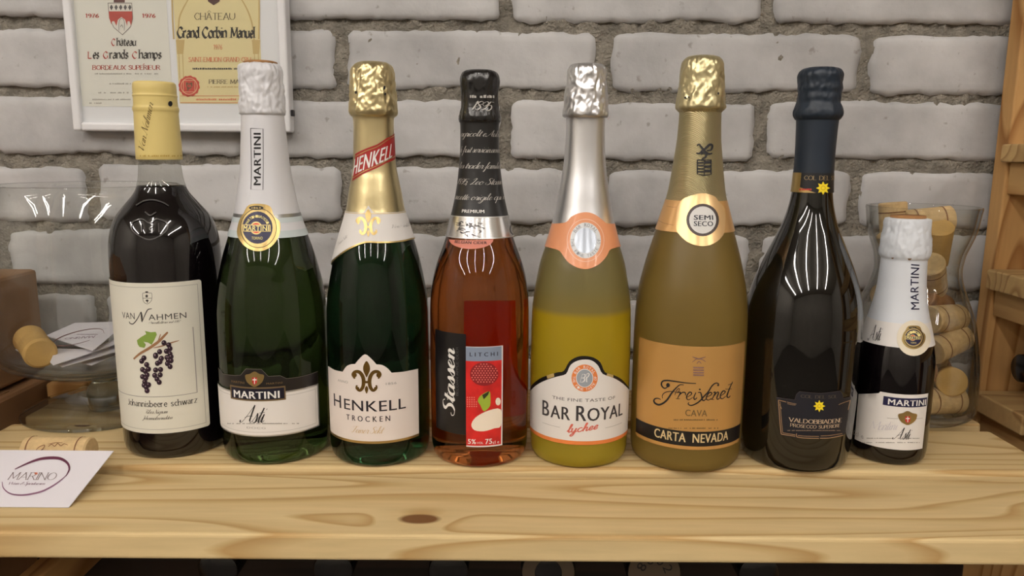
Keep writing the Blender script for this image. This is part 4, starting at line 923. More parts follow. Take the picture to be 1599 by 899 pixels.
# ---------------------------------------------------------------- 6 frosted golden cava bottle
B = Turned(1077, 517, 738, [(87.5, 42), (91, 53), (97, 61.7), (107, 66), (125, 68), (145, 72), (162, 75.3), (169, 75.5), (175, 66), (180, 64), (217, 67), (253, 75.2), (290, 84.8), (308.5, 92), (327, 102.7), (363.6, 124), (397, 143.5), (419, 154.5), (439, 163.4), (458, 169), (478, 173), (517, 175.3), (620, 173.5), (726, 168.5)])
bt = new_bottle(B, 'frosted golden cava bottle with ridged gold neck foil and copper collar')
z = B.zrow
glass_body(B, bt, z(180), G_FROST2)
GF2 = mat('pale_gold_foil', (202, 190, 148), rough=.3, metal=.85, bump=.2, bscale=70)
cap(B, bt, z(173), z(89), GF2, 20.7, .0009)
B.add('foil_holes', [B.ell(1072, 152.5, 1.6, 2.0, 10), B.ell(1077, 152, 1.2, 2.0, 10), B.ell(1119.5, 146, 1.4, 2.2, 10)], INK, bt, .0015)
def ridged():
    m = mat('ridged_gold_foil', (194, 182, 140), rough=.34, metal=.8); nt = m.node_tree; N = nt.nodes.new
    tc = N('ShaderNodeTexCoord'); w_ = N('ShaderNodeTexWave'); w_.wave_type = 'BANDS'; w_.bands_direction = 'DIAGONAL'; w_.inputs['Scale'].default_value = 420
    bp = N('ShaderNodeBump'); bp.inputs['Strength'].default_value = .45; bp.inputs['Distance'].default_value = .0012
    nt.links.new(tc.outputs['Object'], w_.inputs['Vector']); nt.links.new(w_.outputs['Fac'], bp.inputs['Height']); nt.links.new(bp.outputs['Normal'], nt.nodes['Principled BSDF'].inputs['Normal'])
    return m
fo = B.lathe('neck_foil', z(330), z(172), ridged(), bt, grow=.0003)
Q = ZM(1025, 200, 4.728)
cr = B.stroke(Q((300, 130), (315, 120), (335, 145), (350, 160), (365, 145), (390, 122), (408, 128), (400, 160), (370, 165)), 2.0, 3.6)+B.stroke(Q((295, 185), (320, 185), (345, 165), (380, 190), (408, 185)), 1.8, 3.2)
cr += B.stroke(Q((330, 195), (345, 182), (365, 195), (360, 215), (340, 225), (345, 240)), 2.0, 3.0)+B.stroke(Q((302, 235), (400, 235), (400, 340), (350, 348), (302, 338), (302, 235)), 1.8, smooth=False)
for y_ in (255, 275, 300, 322): cr += B.stroke(Q((304, y_), (348, y_)), 2.2, smooth=False)
for k in range(9): cr.append(B.ell(*Q((362+(k % 3)*15, 252+(k//3)*32))[0], 2.0, 2.4, 8))
cr += B.stroke(Q((352, 238), (352, 345)), 1.4, smooth=False)
B.add('crest_print', cr, INK, fo, .0008)
COP = mat('copper_gold_collar', (226, 178, 118), rough=.3, metal=.55)
c0, c1 = B.hit(*Q((150, 533))[0])[1], B.hit(*Q((115, 765))[0])[1]; e = math.pi*.85*K
cc = B.add('neck_collar', [B.box(-e, e, c1, c0)], COP, bt, .0005)
cxy = Q((340, 677))[0]
B.add('collar_medallion', [B.px(catmull(Q((180, 540), (235, 505), (335, 480), (420, 500), (455, 540), (500, 600), (500, 740), (480, 800), (420, 850), (340, 870), (250, 850), (185, 800), (150, 740), (155, 610), (180, 540)), 4)[:-1])], mat('light_copper_gold', (234, 196, 142), rough=.28, metal=.6), cc, .0007)
B.add('collar_line', B.stroke(Q((20, 680), (60, 700), (130, 716)), .5)+B.stroke(Q((80, 575), (120, 582), (150, 582)), .5), mat('copper_line', (168, 112, 66), rough=.4), cc, .0007)
B.add('medallion_rim', [B.ell(*cxy, 24.8, 25.4)], mat('dark_brown_print', (58, 46, 42), rough=.4), cc, .0008)
B.add('medallion_disc', [B.ell(*cxy, 20.4, 21.2)], mat('pale_grey_print', (214, 212, 208), rough=.4), cc, .0009)
for s_, yb_, yt_ in (('SEMI', 676, 641), ('SECO', 722, 686)): B.add('style_lettering', B.text(s_, *[Q((276, 0))[0][0], Q((414, 0))[0][0]], Q((0, yb_))[0][1], Q((0, yt_))[0][1], 'bold', bold=.016), mat('ink_blue_black', (34, 34, 44), rough=.5), cc, .0010)
aL, aR = B.hit(995.5, 600)[0], B.hit(1160, 590)[0]
zt_, zb_ = B.hit(1077, 540.5)[1], B.hit(1072, 701.5)[1]
lb = B.add('front_label', [B.box(aL, aR, zb_, zt_, .001)], mat('gold_label_paper', (196, 150, 86), rough=.38, metal=.35), bt, .0002)
k0, k1 = B.hit(1072, 696)[1], B.hit(1072, 673)[1]
B.add('black_strip', [B.box(aL, aR, k0, k1)], BLACKPAPER, lb, .0003)
B.add('strip_lettering', row_text(B, 'CARTA  NEVADA', 1023.5, 1139, B.hit(1080, 690.5)[1], B.hit(1080, 676.5)[1], 'bold'), mat('strip_gold_ink', (214, 190, 142), rough=.4), lb, .0004)
Q = ZM(1010, 540, 8.9875)
fx = []
for p, a_, b_ in ((((300, 545), (288, 575), (255, 592), (222, 570), (208, 530), (228, 492), (285, 482), (350, 488), (450, 502), (560, 517), (690, 524)), 1.2, 2.4), (((520, 545), (462, 545), (400, 600), (350, 660), (290, 750), (230, 802), (170, 822), (120, 800), (103, 765), (122, 738), (162, 733), (200, 750)), 1.0, 3.0),
    (((225, 735), (222, 690), (260, 650), (330, 635), (400, 642)), .7, 1.4), (((395, 690), (410, 640), (440, 600), (460, 600), (450, 630), (400, 660)), .7, 1.2), (((430, 655), (472, 650), (432, 732)), 1.0, 1.8), (((410, 736), (465, 740)), .8, 1.0), (((455, 692), (500, 650), (540, 655), (542, 690)), 1.0, 1.8),
    (((555, 722), (610, 690), (630, 660), (600, 646), (565, 690), (560, 732), (590, 752), (645, 718)), .8, 1.9), (((688, 650), (660, 718), (672, 748), (705, 722)), 1.2, 1.8), (((715, 652), (750, 650), (766, 692), (778, 752), (802, 762), (832, 735)), 1.0, 2.2), (((1000, 552), (1002, 526), (960, 520), (910, 560), (860, 640), (800, 705), (740, 772), (680, 812), (620, 832), (580, 812), (592, 790)), 1.2, 2.2),
    (((830, 718), (890, 690), (910, 660), (880, 650), (845, 690), (832, 735), (860, 757), (908, 730)), .8, 1.9), (((930, 652), (958, 650), (915, 742)), 1.2, 1.8), (((890, 746), (942, 750)), .8, 1.0), (((938, 702), (985, 646), (1002, 660), (980, 722), (992, 747), (1020, 725)), 1.0, 1.9), (((1025, 702), (1080, 665), (1096, 635), (1065, 630), (1032, 680), (1030, 725), (1060, 737), (1105, 700)), .8, 1.9),
    (((1200, 498), (1170, 560), (1135, 650), (1120, 702), (1140, 722), (1168, 695)), 1.0, 2.0), (((1095, 602), (1190, 600)), .8, 1.0), (((1135, 546), (1200, 520)), .8, 1.0)):
    fx += B.stroke(Q(*p), a_, b_, n=7)
fx += [B.ell(*Q((300, 548))[0], 3.0, 3.4, 14), B.ell(*Q((742, 607))[0], 1.5, 1.4, 10), B.ell(*Q((998, 548))[0], 1.6, 1.6, 10)]
B.add('name_lettering', fx, INK, lb, .0004)
B.add('kind_lettering', B.text('CAVA', 1070, 1104, 649.5, 639.5, 'bold', bold=.008), mat('olive_brown_ink', (112, 88, 52), rough=.5), lb, .0004)
B.add('small_print', B.scribble(1052, 1119, 656, 2.4, 8, .15)+B.scribble(1044, 1124, 669, 2.2, 9, .3), mat('olive_brown_ink', (112, 88, 52)), lb, .0004)
cr = B.stroke(Q((640, 150), (680, 165), (730, 180), (780, 165), (825, 150)), .8, 2.0)+B.stroke(Q((640, 225), (690, 185), (730, 180), (780, 190), (825, 220)), .8, 1.4)+B.stroke(Q((700, 250), (730, 215), (765, 245)), .8, 1.2)
for y_ in (300, 335, 370, 405): cr += B.stroke(Q((650, y_), (800, y_+3)), 2.2, smooth=False)
B.add('crest_print', cr, mat('plum_grey_ink', (128, 96, 88), rough=.5), lb, .0004)

# ---------------------------------------------------------------- 7 dark prosecco bottle
B = Turned(1251, 530, 738, [(106, 46), (109, 58), (113, 65), (119, 68), (130, 65), (138, 66), (145, 63.5), (153, 65), (160, 64), (167, 69), (174, 73.5), (181, 73), (187, 65), (192, 62), (237, 59), (270, 59.5), (303, 63.5), (327, 71.5), (350, 84.5), (372, 102.8), (395, 123), (417, 141.3), (438, 156), (457, 166), (475, 172.5), (493, 175.5), (512, 177), (530, 177.5), (620, 173), (690, 165), (726, 160)])
bt = new_bottle(B, 'wide dark brown prosecco bottle with blue-black cap and yellow star label', name='prosecco_bottle')
z = B.zrow
glass_body(B, bt, z(190), G_PROS)
BB = mat('blue_black_foil', (26, 36, 48), rough=.45, spec=.45, bump=.15, bscale=60)
cap(B, bt, z(187), z(107), BB, 31.3, .0007)
fo = B.lathe('neck_foil', z(270), z(185), BB, bt, grow=.0003)
zq0, zq1 = B.hit(1272, 301)[1], B.hit(1272, 270)[1]; e = math.pi*K
nb = B.add('neck_band', [B.box(-e, e, zq0, zq1)], mat('band_black', (16, 16, 20), rough=.4), bt, .0004)
a_ = B.hit(1250.5, 285)[0]
B.add('gold_tab', [[(-2.2*K, zq0), (B.hit(1274, 300)[0], zq0), (a_, B.hit(1250.5, 292)[1]), (a_, zq1), (-2.2*K, zq1)]], GOLD, nb, .0005)
B.add('tab_print', B.scribble(1249, 1266, 297, 3.2, 6, .1), REDINK, nb, .0006)
B.add('band_lettering', B.text('COL DEL SOL', 1256, 1312, 281, 274.5, 'serif'), mat('bronze_ink', (150, 128, 92), rough=.45), nb, .0006)
STAR = mat('yellow_star_print', (238, 214, 36), rough=.5)
def star(B, cx, cy, r0, r1, m, parent, lift, n=8):
    B.add('sun_star', [B.px([(cx+(r0 if k % 2 == 0 else r1)*math.sin(math.pi*k/n), cy-(r0 if k % 2 == 0 else r1)*math.cos(math.pi*k/n)) for k in range(2*n)])], m, parent, lift)
    B.add('star_face', B.ring(cx, cy, r1*.55, r1*.55, .7, 16), mat('ochre_star_line', (190, 150, 20), rough=.5), parent, lift+.0001)
star(B, 1284.5, 293.5, 10.5, 6.2, STAR, nb, .0008)
Q = ZM(1195, 595, 7.193)
lb = B.add('front_label', [B.px(Q((125, 178), (230, 196), (330, 207), (350, 145), (385, 112), (600, 132), (835, 106), (862, 140), (872, 190), (958, 172), (920, 400), (895, 590), (760, 630), (600, 645), (400, 640), (170, 603)))], mat('night_blue_label', (16, 17, 28), rough=.5), bt, .0003)
B.add('label_edge_line', B.stroke(Q((125, 178), (230, 196), (330, 207), (350, 145), (385, 112), (600, 132), (835, 106), (862, 140), (872, 190), (958, 172)), .6, smooth=False), mat('dull_plum_line', (66, 56, 58), rough=.5), lb, .0004)
BR = mat('bronze_border', (176, 144, 108), rough=.4, metal=.4)
bd = []
for p, w_ in ((((150, 210), (200, 222), (236, 232)), .9), (((150, 212), (158, 330), (168, 480), (180, 590)), 1.1), (((168, 228), (175, 330), (186, 470), (196, 575)), .7), (((245, 232), (300, 246), (350, 255)), .8), (((250, 250), (300, 262), (340, 265)), .7), (((180, 592), (260, 605), (335, 616)), 1.1), (((196, 576), (260, 588), (335, 600)), .8), (((352, 585), (348, 610), (362, 625), (440, 636), (600, 640)), 1.1), (((362, 607), (450, 615), (600, 618)), .8), (((620, 612), (720, 607), (860, 585)), .8), (((612, 638), (720, 635), (870, 605)), 1.1), (((165, 260), (185, 310)), .8), (((950, 210), (925, 320)), 1.0), (((820, 262), (870, 240), (945, 215)), .9)):
    bd += B.stroke(Q(*p), w_, n=3)
B.add('border_print', bd, BR, lb, .0004)
star(B, *Q((604, 277))[0], 9.4, 5.4, STAR, lb, .0005)
B.add('name_lettering', B.text('COL DEL SOL', *[Q((395, 0))[0][0], Q((805, 0))[0][0]], Q((0, 192))[0][1], Q((0, 158))[0][1], 'serif', wt=1.3), mat('dark_bronze_ink', (84, 72, 60), rough=.5), lb, .0005)
B.add('region_lettering', B.text('VALDOBBIADENE', *[Q((258, 0))[0][0], Q((852, 0))[0][0]], Q((0, 474))[0][1], Q((0, 430))[0][1], 'serif', wt=1.3), mat('silver_bronze_ink', (186, 164, 138), rough=.4), lb, .0005)
B.add('style_lettering', B.text('PROSECCO SUPERIORE', *[Q((276, 0))[0][0], Q((832, 0))[0][0]], Q((0, 528))[0][1], Q((0, 493))[0][1], 'serif', wt=1.3), mat('silver_bronze_ink', (186, 164, 138)), lb, .0005)
B.add('small_print', B.scribble(*[Q((250, 0))[0][0], Q((838, 0))[0][0]], Q((0, 556))[0][1], 1.8, 10, .05), mat('faint_bronze_ink', (130, 112, 94), rough=.4), lb, .0005)

# ---------------------------------------------------------------- 8 small asti bottle
B = Turned(1396, 567, 727, [(340, 63), (345, 66), (360, 68.5), (373, 71.7), (390, 72.5), (398, 71), (403, 66), (410, 66), (422, 67), (447, 69.7), (471, 77), (496, 88.5), (518, 100), (535, 109), (553, 114.7), (567, 116.5), (620, 116.5), (716, 114)])
bt = new_bottle(B, 'small asti bottle with white foil, standing at the right end of the row', name='small_sparkling_wine_bottle')
z = B.zrow
glass_body(B, bt, z(402), G_BLACK)
WF2 = mat('bright_white_foil', (216, 220, 226), rough=.38, bump=.1, bscale=90)
cap(B, bt, z(402), z(341), WF2, 41.9, .0009)
V, Fc = lathe([(0, z(342)), (B.r(z(341))*.82, z(342)), (B.r(z(341))*.8, z(336)), (0, z(336))], B.x, B.y, 40); obj('cork_top', V, Fc, CORKD, bt, smooth=True)
fo = B.lathe('neck_foil', z(517), z(400), WF2, bt, grow=.0003)
B.add('foil_seam', [B.px([(1393, 402), (1397, 402), (1396, 404), (1394, 404)]), B.px([(1417, 403), (1423, 403), (1421, 406), (1418, 406)])], mat('cork_show', (120, 90, 60), rough=.8), fo, .0012)
B.add('name_lettering', B.quad('MARTINI', (1435, 483), (1435, 413), (1422, 412), (1422, 483), 'bold', bold=.005), NAVY, fo, .0005)
Q = ZM(1320, 480, 3.907)
zc0, zc1 = B.hit(*Q((290, 240))[0])[1], B.hit(*Q((290, 92))[0])[1]; e = math.pi*.8*K
cl = B.add('neck_collar', [B.box(-e, e, zc0, zc1)], PAPER, bt, .0005)
B.add('collar_medallion', [B.ell(*Q((415, 185))[0], 26, 28)], mat('ivory_paper', (226, 216, 194), rough=.5), cl, .0007)
B.add('collar_lettering', B.quad('Asti', *Q((140, 198), (228, 200), (232, 118), (146, 112)), 'script', wt=.6), INK, cl, .0007)
seal(B, *Q((413, 180))[0], 17.5, 18.5, bt, .0009)
zl0, zl1 = B.hit(*Q((330, 868))[0])[1], B.hit(*Q((360, 530))[0])[1]; aR = B.hit(*Q((487, 680))[0])[0]; zs_ = B.hit(*Q((130, 540))[0])[1]-.0006
ax = B.hit(*Q((205, 535))[0])[0]
lb = B.add('front_label', [[(-1.35*K, zl0), (aR, zl0), (aR, zl1), (ax+.001, zl1), (ax, zl1-.0014), (ax-.0012, zs_), (-1.35*K, zs_)]], PAPER, bt, .0003)
nb = B.add('name_plate', [B.rect(*[Q((230, 0))[0][0], Q((493, 0))[0][0]], Q((0, 552))[0][1], Q((0, 606))[0][1], xc=Q((350, 0))[0][0])], NAVY, lb, .0005)
B.add('plate_lettering', B.text('MARTINI', *[Q((260, 0))[0][0], Q((486, 0))[0][0]], Q((0, 598))[0][1], Q((0, 562))[0][1], 'bold', xc=Q((350, 0))[0][0]), WHITEINK, lb, .0007)
crest(B, *Q((378, 672))[0], 29, 22, lb, .0006)
B.add('side_rule', B.stroke(Q((255, 672), (290, 676), (320, 677)), .5), GREYINK, lb, .0005); B.add('side_rule', B.stroke(Q((430, 677), (450, 675), (468, 673)), .5), GREYINK, lb, .0005)
B.add('wine_lettering', B.quad('Asti', *Q((285, 800), (402, 800), (408, 738), (285, 738)), 'script', wt=.6), INK, lb, .0005)
B.add('pale_signature', B.quad('Martini', *Q((150, 742), (330, 742), (330, 690), (150, 690)), 'script', wt=.5), mat('faint_lilac_ink', (206, 202, 208), rough=.5), lb, .0005)
B.add('small_print', B.scribble(1348, 1436, 684.5, 1.6, 13)+B.scribble(1346, 1434, 691, 1.6, 14), GREYINK, lb, .0005)
B.add('volume_mark', B.text('20cl e', 1330, 1349, 681, 674, 'line'), GREYINK, lb, .0005)
# ================================================================ framed wine labels on the wall
FY = WY-.020
bl, br = on_y(117, 204, FY), on_y(453, 204, FY); tl = on_y(92, 0, FY)
fx0, fx1, fz0, fz1 = (bl.x+tl.x)/2, br.x, bl.z, bl.z+.30
fr = thing('picture_frame', 'white metal frame holding two old wine labels on the brick wall', 'picture frame', ((fx0+fx1)/2, WY-.01, fz0)); WLOC[fr.name] = Vector(fr.location)
FW = mat('white_frame_metal', (226, 226, 228), rough=.3, spec=.6); bw = .0085
for a in ((fx0, fx0+bw, fz0, fz1), (fx1-bw, fx1, fz0, fz1), (fx0+bw, fx1-bw, fz0, fz0+bw), (fx0+bw, fx1-bw, fz1-bw, fz1)):
    V, Fc = boxm(a[0], a[1], FY, WY-.0015, a[2], a[3], .0022, 3); obj('frame_bar', V, Fc, FW, fr, smooth=False)
V, Fc = boxm(fx0+bw*.6, fx1-bw*.6, FY+.006, FY+.008, fz0+bw*.6, fz1-bw*.6); mt = obj('mat_board', V, Fc, mat('mat_board_white', (226, 226, 230), rough=.6), fr)
V, Fc = boxm(fx0+bw*.8, fx1-bw*.8, FY+.0035, FY+.005, fz0+bw*.8, fz1-bw*.8); obj('pane', V, Fc, CLEAR, fr)
V, Fc = boxm(fx1+.0002, fx1+.003, FY+.004, FY+.010, on_y(446, 181, FY).z, on_y(446, 171, FY).z, .0005, 1); obj('clip', V, Fc, INK, fr)
P = Flat((0, FY+.006, 0), (1, 0, 0), (0, 0, 1))
Q = ZM(100, 0, 4.494); q2 = ZM(260, 0, 4.086)
top = fz1-.045
def sheet(name, x0, x1, yb, m):
    a0, z0 = P.hit(x0, yb); a1, _ = P.hit(x1, yb); return P.add(name, [P.box(a0, a1, z0, top)], m, fr, .0003), a0, a1, z0
s1, a0, a1, z0 = sheet('wine_label_sheet', 129, 271, 166, mat('aged_white_paper', (222, 220, 212), rough=.6))
dkb = mat('label_black', (54, 50, 48), rough=.6); rd = mat('label_red', (176, 66, 56), rough=.6); fg = mat('label_faint_grey', (166, 162, 154), rough=.6)
T = lambda s, x0, x1, yb, yt, font='serif', **k: P.quad(s, (x0, yb), (x1, yb), (x1, yt), (x0, yt), font, **k)
X = lambda *a: [v for p in Q(*[(x, 0) for x in a]) for v in p[:1]]
def tx(QQ, s, x0, x1, yb, yt, font='serif', **k): A, B_ = QQ((x0, yb), (x1, yt)); return T(s, A[0], B_[0], A[1], B_[1], font, **k)
for x0_, x1_ in ((152, 248), (550, 645)): P.add('year_lettering', tx(Q, '1976', x0_, x1_, 125, 98, wt=1.5), rd, s1, .0006)
for s_, x0_, x1_ in (('C', 332, 362), ('L', 165, 195), ('G', 274, 310), ('C', 478, 515)):
    yb_ = 320 if x0_ == 332 else 410; P.add('initial_lettering', tx(Q, s_, x0_, x1_, yb_, yb_-46, 'black', wt=1.5), rd, s1, .0006)
P.add('name_lettering', tx(Q, "hateau", 366, 512, 320, 270, 'black'), dkb, s1, .0006)
P.add('name_lettering', [q for s_, x0_, x1_ in (('es', 203, 250), ('rands', 314, 455), ('hamps', 520, 688)) for q in tx(Q, s_, x0_, x1_, 410, 352, 'black')], dkb, s1, .0006)
P.add('accent_mark', P.stroke(Q((398, 284), (408, 272), (418, 284)), .7, smooth=False), dkb, s1, .0006)
P.add('accent_mark', P.stroke(Q((556, 455), (566, 446)), .9, smooth=False), rd, s1, .0006)
P.add('region_lettering', tx(Q, 'BORDEAUX SUPERIEUR', 198, 680, 489, 459, wt=1.2), rd, s1, .0006)
for k, (x0_, x1_, y_) in enumerate(((218, 660, 522), (315, 520, 592), (242, 500, 655), (200, 520, 702), (180, 260, 728))): P.add('small_print', P.scribble(*[Q((x0_, 0))[0][0], Q((x1_, 0))[0][0]], Q((0, y_))[0][1], 2.2, 30+k, .2), fg, s1, .0006)
shield = [(308, 20), (478, 20), (486, 130), (470, 190), (412, 248), (350, 195), (318, 130)]
P.add('shield_outline', [P.px(Q(*shield))], mat('shield_grey', (120, 112, 108), rough=.6), s1, .0005)
inn = [(412+(x-412)*.95, 125+(y-125)*.95) for x, y in shield]
P.add('shield_field', [P.px(Q(*inn))], mat('shield_white', (220, 216, 208), rough=.6), s1, .0006)
P.add('shield_red', [P.px(Q((316, 80), (480, 80), (482, 130), (472, 180), (462, 150), (448, 150), (445, 182), (432, 140), (405, 120), (380, 140), (370, 182), (355, 150), (340, 150), (335, 172), (320, 130)))], rd, s1, .0007)
P.add('shield_chequer', [P.px(Q((x, 32), (x+12, 52), (x, 74), (x-12, 52))) for x in (335, 368, 400, 432, 464)], mat('shield_slate', (80, 76, 78), rough=.6), s1, .0007)
P.add('shield_tower', P.stroke(Q((388, 215), (390, 150), (407, 130), (425, 150), (425, 215)), .7)+P.stroke(Q((398, 190), (408, 175), (416, 195)), .7), mat('shield_slate', (80, 76, 78)), s1, .0008)
P.add('shield_crown', [P.px(Q((350, 18), (428, 18), (428, -30), (350, -30)))], mat('crown_maroon', (92, 52, 50), rough=.6), s1, .0005)
s2, a0, a1, z0 = sheet('wine_label_sheet', 281, 411, 161.5, mat('aged_yellow_paper', (222, 208, 158), rough=.6))
tan = mat('label_tan', (196, 170, 112), rough=.6)
pil = []
for x in (62, 545): pil += [P.px(q2((x, 255), (x+55, 255), (x+50, 300), (x+46, 345), (x+8, 345), (x+5, 300)))]
for x in (80, 562): pil += P.stroke(q2((x, 345), (x+6, 500)), 1.2, smooth=False)+P.stroke(q2((x+24, 345), (x+30, 500)), 1.2, smooth=False)
pil += P.stroke(q2((75, 255), (78, 180), (85, 110), (110, 50), (150, -20)), 1.6, 2.4)+P.stroke(q2((560, 255), (550, 170), (535, 110), (510, 50), (470, -20)), 1.6, 2.4)+P.stroke(q2((48, 250), (40, 120), (36, -20)), 2.5)+P.stroke(q2((590, 250), (592, 120), (592, -20)), 2.5)
P.add('printed_arch', pil, tan, s2, .0005)
P.add('accent_mark', P.stroke(q2((262, 80), (274, 68), (286, 80)), .7, smooth=False), mat('label_sepia', (92, 80, 60), rough=.6), s2, .0006)
P.add('title_lettering', tx(q2, 'CHATEAU', 178, 440, 126, 84, wt=.9), mat('label_sepia', (92, 80, 60), rough=.6), s2, .0006)
for s_, x0_, x1_ in (('Grand', 66, 216), ('Corbin', 226, 388), ('Manuel', 404, 570)): P.add('name_lettering', tx(q2, s_, x0_, x1_, 240, 176, 'black', wt=2.0), mat('label_ink', (42, 38, 36), rough=.6), s2, .0006)
pink = mat('label_salmon', (214, 128, 92), rough=.6)
P.add('year_lettering', tx(q2, '1976', 302, 358, 316, 286, wt=1.2), pink, s2, .0006)
P.add('class_lettering', tx(q2, 'SAINT-EMILION GRAND CRU', 142, 540, 394, 366, wt=1.3), pink, s2, .0006)
P.add('small_print', P.scribble(*[q2((168, 0))[0][0], q2((480, 0))[0][0]], q2((0, 444))[0][1], 3.2, 41, .12), dkb, s2, .0006)
P.add('owner_lettering', tx(q2, 'PIERRE MANUEL', 270, 560, 534, 508, wt=1.0), mat('label_sepia', (92, 80, 60)), s2, .0006)
P.add('small_print', P.scribble(*[q2((255, 0))[0][0], q2((560, 0))[0][0]], q2((0, 558))[0][1], 2.0, 42, .15), tan, s2, .0006)
P.add('base_band', P.stroke(q2((90, 612), (600, 612)), .8, smooth=False)+P.scribble(*[q2((190, 0))[0][0], q2((600, 0))[0][0]], q2((0, 640))[0][1], 3.4, 43, .2)+P.stroke(q2((90, 655), (600, 655)), .8, smooth=False), pink, s2, .0006)
c = q2((146, 550))[0]
P.add('seal_print', [P.px([(c[0]+(16.3+.8*math.sin(k*2.1))*math.cos(k*math.pi/18), c[1]+(16.3+.8*math.sin(k*2.1))*math.sin(k*math.pi/18)) for k in range(36)])], mat('seal_red_print', (190, 62, 46), rough=.6), s2, .0006)
P.add('seal_lines', P.ring(*c, 13, 13, .8)+P.stroke([(c[0]-9, c[1]-9), (c[0]+9, c[1]-9), (c[0]+9, c[1]+9), (c[0]-9, c[1]+9), (c[0]-9, c[1]-9)], .8, smooth=False)+T('M', c[0]-5, c[0]+5, c[1]+1, c[1]-6, 'bold')+T('P', c[0]-3, c[0]+3, c[1]+7, c[1]+1, 'bold'), mat('seal_cream', (230, 200, 160), rough=.6), s2, .0007)
P.add('arch_crest', [P.px(q2((262, -20), (345, -20), (340, 10), (302, 34), (266, 10)))], mat('crest_maroon', (74, 36, 34), rough=.6), s2, .0006)

# ================================================================ footed glass bowl with cards and a cork
B = Turned(138, 291, 677, [(291, 268), (300, 276), (340, 296), (385, 307), (430, 311), (480, 311), (510, 307), (535, 294), (550, 278), (564, 218), (574, 146), (581, 72), (586, 38), (592, 36), (600, 48), (608, 56), (616, 58), (625, 55), (634, 50), (640, 60), (646, 90), (654, 160), (664, 240)], foot=1.0)
B.smooth(5); z = B.zrow
bowl = thing('glass_bowl', 'large clear footed glass bowl holding cards and a cork', 'bowl', B.base()); WLOC[bowl.name] = B.base()
GLS = thin_glass('bowl_glass', (.975, .98, .975, 1), edge=(.42, .44, .42, 1))
zb_, zt_ = z(583), z(291); rows_ = [zb_+(zt_-zb_)*(k/40)**1.6 for k in range(41)]
out = [(0, zb_)]+[(B.r(q), q) for q in rows_]; th = .0026
inn = [(max(r-th, .0005), q+th*.9) for r, q in [(B.r(q), q) for q in rows_][:-1]]
prof = out+[(out[-1][0]+.0006, zt_+.001), (out[-1][0]-.001, zt_+.0022), (out[-1][0]-th, zt_+.001)]+inn[::-1]+[(0, zb_+th)]
V, Fc = lathe(prof, B.x, B.y, 96); obj('bowl', V, Fc, GLS, bowl, smooth=True)
V, Fc = boxm(0, 1, 0, 1, 0, 1)
SG = mat('solid_clear_glass', (240, 246, 242), rough=.0, trans=1.0, ior=1.48)
sp = [(0, z(636)), (B.r(z(634)), z(635))]+[(B.r(z(q)), z(q)) for q in (630, 625, 620, 616, 612, 608, 604, 600, 596, 592, 588, 585)]+[(0, z(584.2))]
V, Fc = lathe(sp, B.x, B.y, 64); obj('stem_knob', V, Fc, SG, bowl, smooth=True)
rf = .98*120*project(B.base())[2]/F
ft = [(0, B.zb+.001), (rf*.7, B.zb+.0006), (rf*.96, B.zb), (rf, B.zb+.0018), (rf*.985, B.zb+.0036), (rf*.8, B.zb+.0062), (rf*.5, B.zb+.0105), (rf*.3, B.zb+.016), (rf*.2, z(637)), (0, z(636.5))]
V, Fc = lathe(ft, B.x, B.y, 96); obj('foot', V, Fc, thin_glass('foot_glass', (.95, .955, .94, 1), edge=(.3, .31, .28, 1)), bowl, smooth=True)
CARD = mat('business_card', (224, 220, 226), rough=.5); WINE = mat('wine_red_ink', (92, 40, 64), rough=.5); LIL = mat('lilac_grey_ink', (160, 140, 152), rough=.5)
bc = thin = None
def card(Pl, px, label, thick=.0005, lift=0.0, group='business cards'):
    uv = Pl.px(px); n = len(uv)
    V = [Pl.pos(u, v, lift) for u, v in uv]+[Pl.pos(u, v, lift-thick) for u, v in uv]
    Fc = [list(range(n)), list(range(2*n-1, n-1, -1))]+[[i, n+i, n+(i+1) % n, (i+1) % n] for i in range(n)]
    t = thing('business_card', label, 'card', sum(V[n:], Vector())/n, group); WLOC[t.name] = Vector(t.location)
    return t, obj('card', V, Fc, CARD, t)
Q = ZM(0, 490, 7.995)
zc = z(583)-ZS+.02                                   # cards lie a little above the bowl's bottom
def hp(dz, tx_=0.0, ty=0.0): return Flat((B.x, B.y, ZS+zc+dz), (1, 0, tx_), (0, 1, ty))
P1 = hp(.0145, .02, .03)
t, cb = card(P1, Q((570, 270), (935, 110), (1600, 92), (1160, 458)), 'white card with an oval print on top of the cards in the bowl')
P1.add('oval_print', P1.stroke(Q((1300, 245), (1270, 195), (1150, 188), (950, 225), (760, 290), (665, 360), (690, 395), (800, 400), (960, 375), (1120, 330)), .5, 1.3), mat('brick_brown_ink', (120, 74, 72), rough=.5), cb, .0002)
P1.add('print_lines', P1.scribble(*[Q((960, 0))[0][0], Q((1220, 0))[0][0]], Q((0, 262))[0][1], 1.4, 51, .1)+P1.quad('MARINO', *Q((1200, 270), (820, 300), (800, 318), (1180, 300)), 'serif'), LIL, cb, .0002)
t, cb = card(hp(.010, .03, .02), Q((625, 600), (665, 638), (1150, 480), (1530, 345), (1520, 280), (1150, 440), (700, 430)), 'white card second in the bowl pile, its long edge facing front')
t, cb = card(hp(.006, .03, .02), Q((725, 632), (772, 660), (1540, 445), (1530, 352), (1100, 490)), 'white card third in the bowl pile, under the two others')
t, cb = card(hp(.001), Q((1000, 603), (1140, 640), (1300, 572), (1540, 470), (1500, 455), (1200, 530)), 'creased white card lowest in the bowl, behind the juice bottle')
t, cb = card(hp(.010), Q((190, 440), (300, 425), (330, 480), (230, 465)), 'white card whose corner pokes out left of the cork')

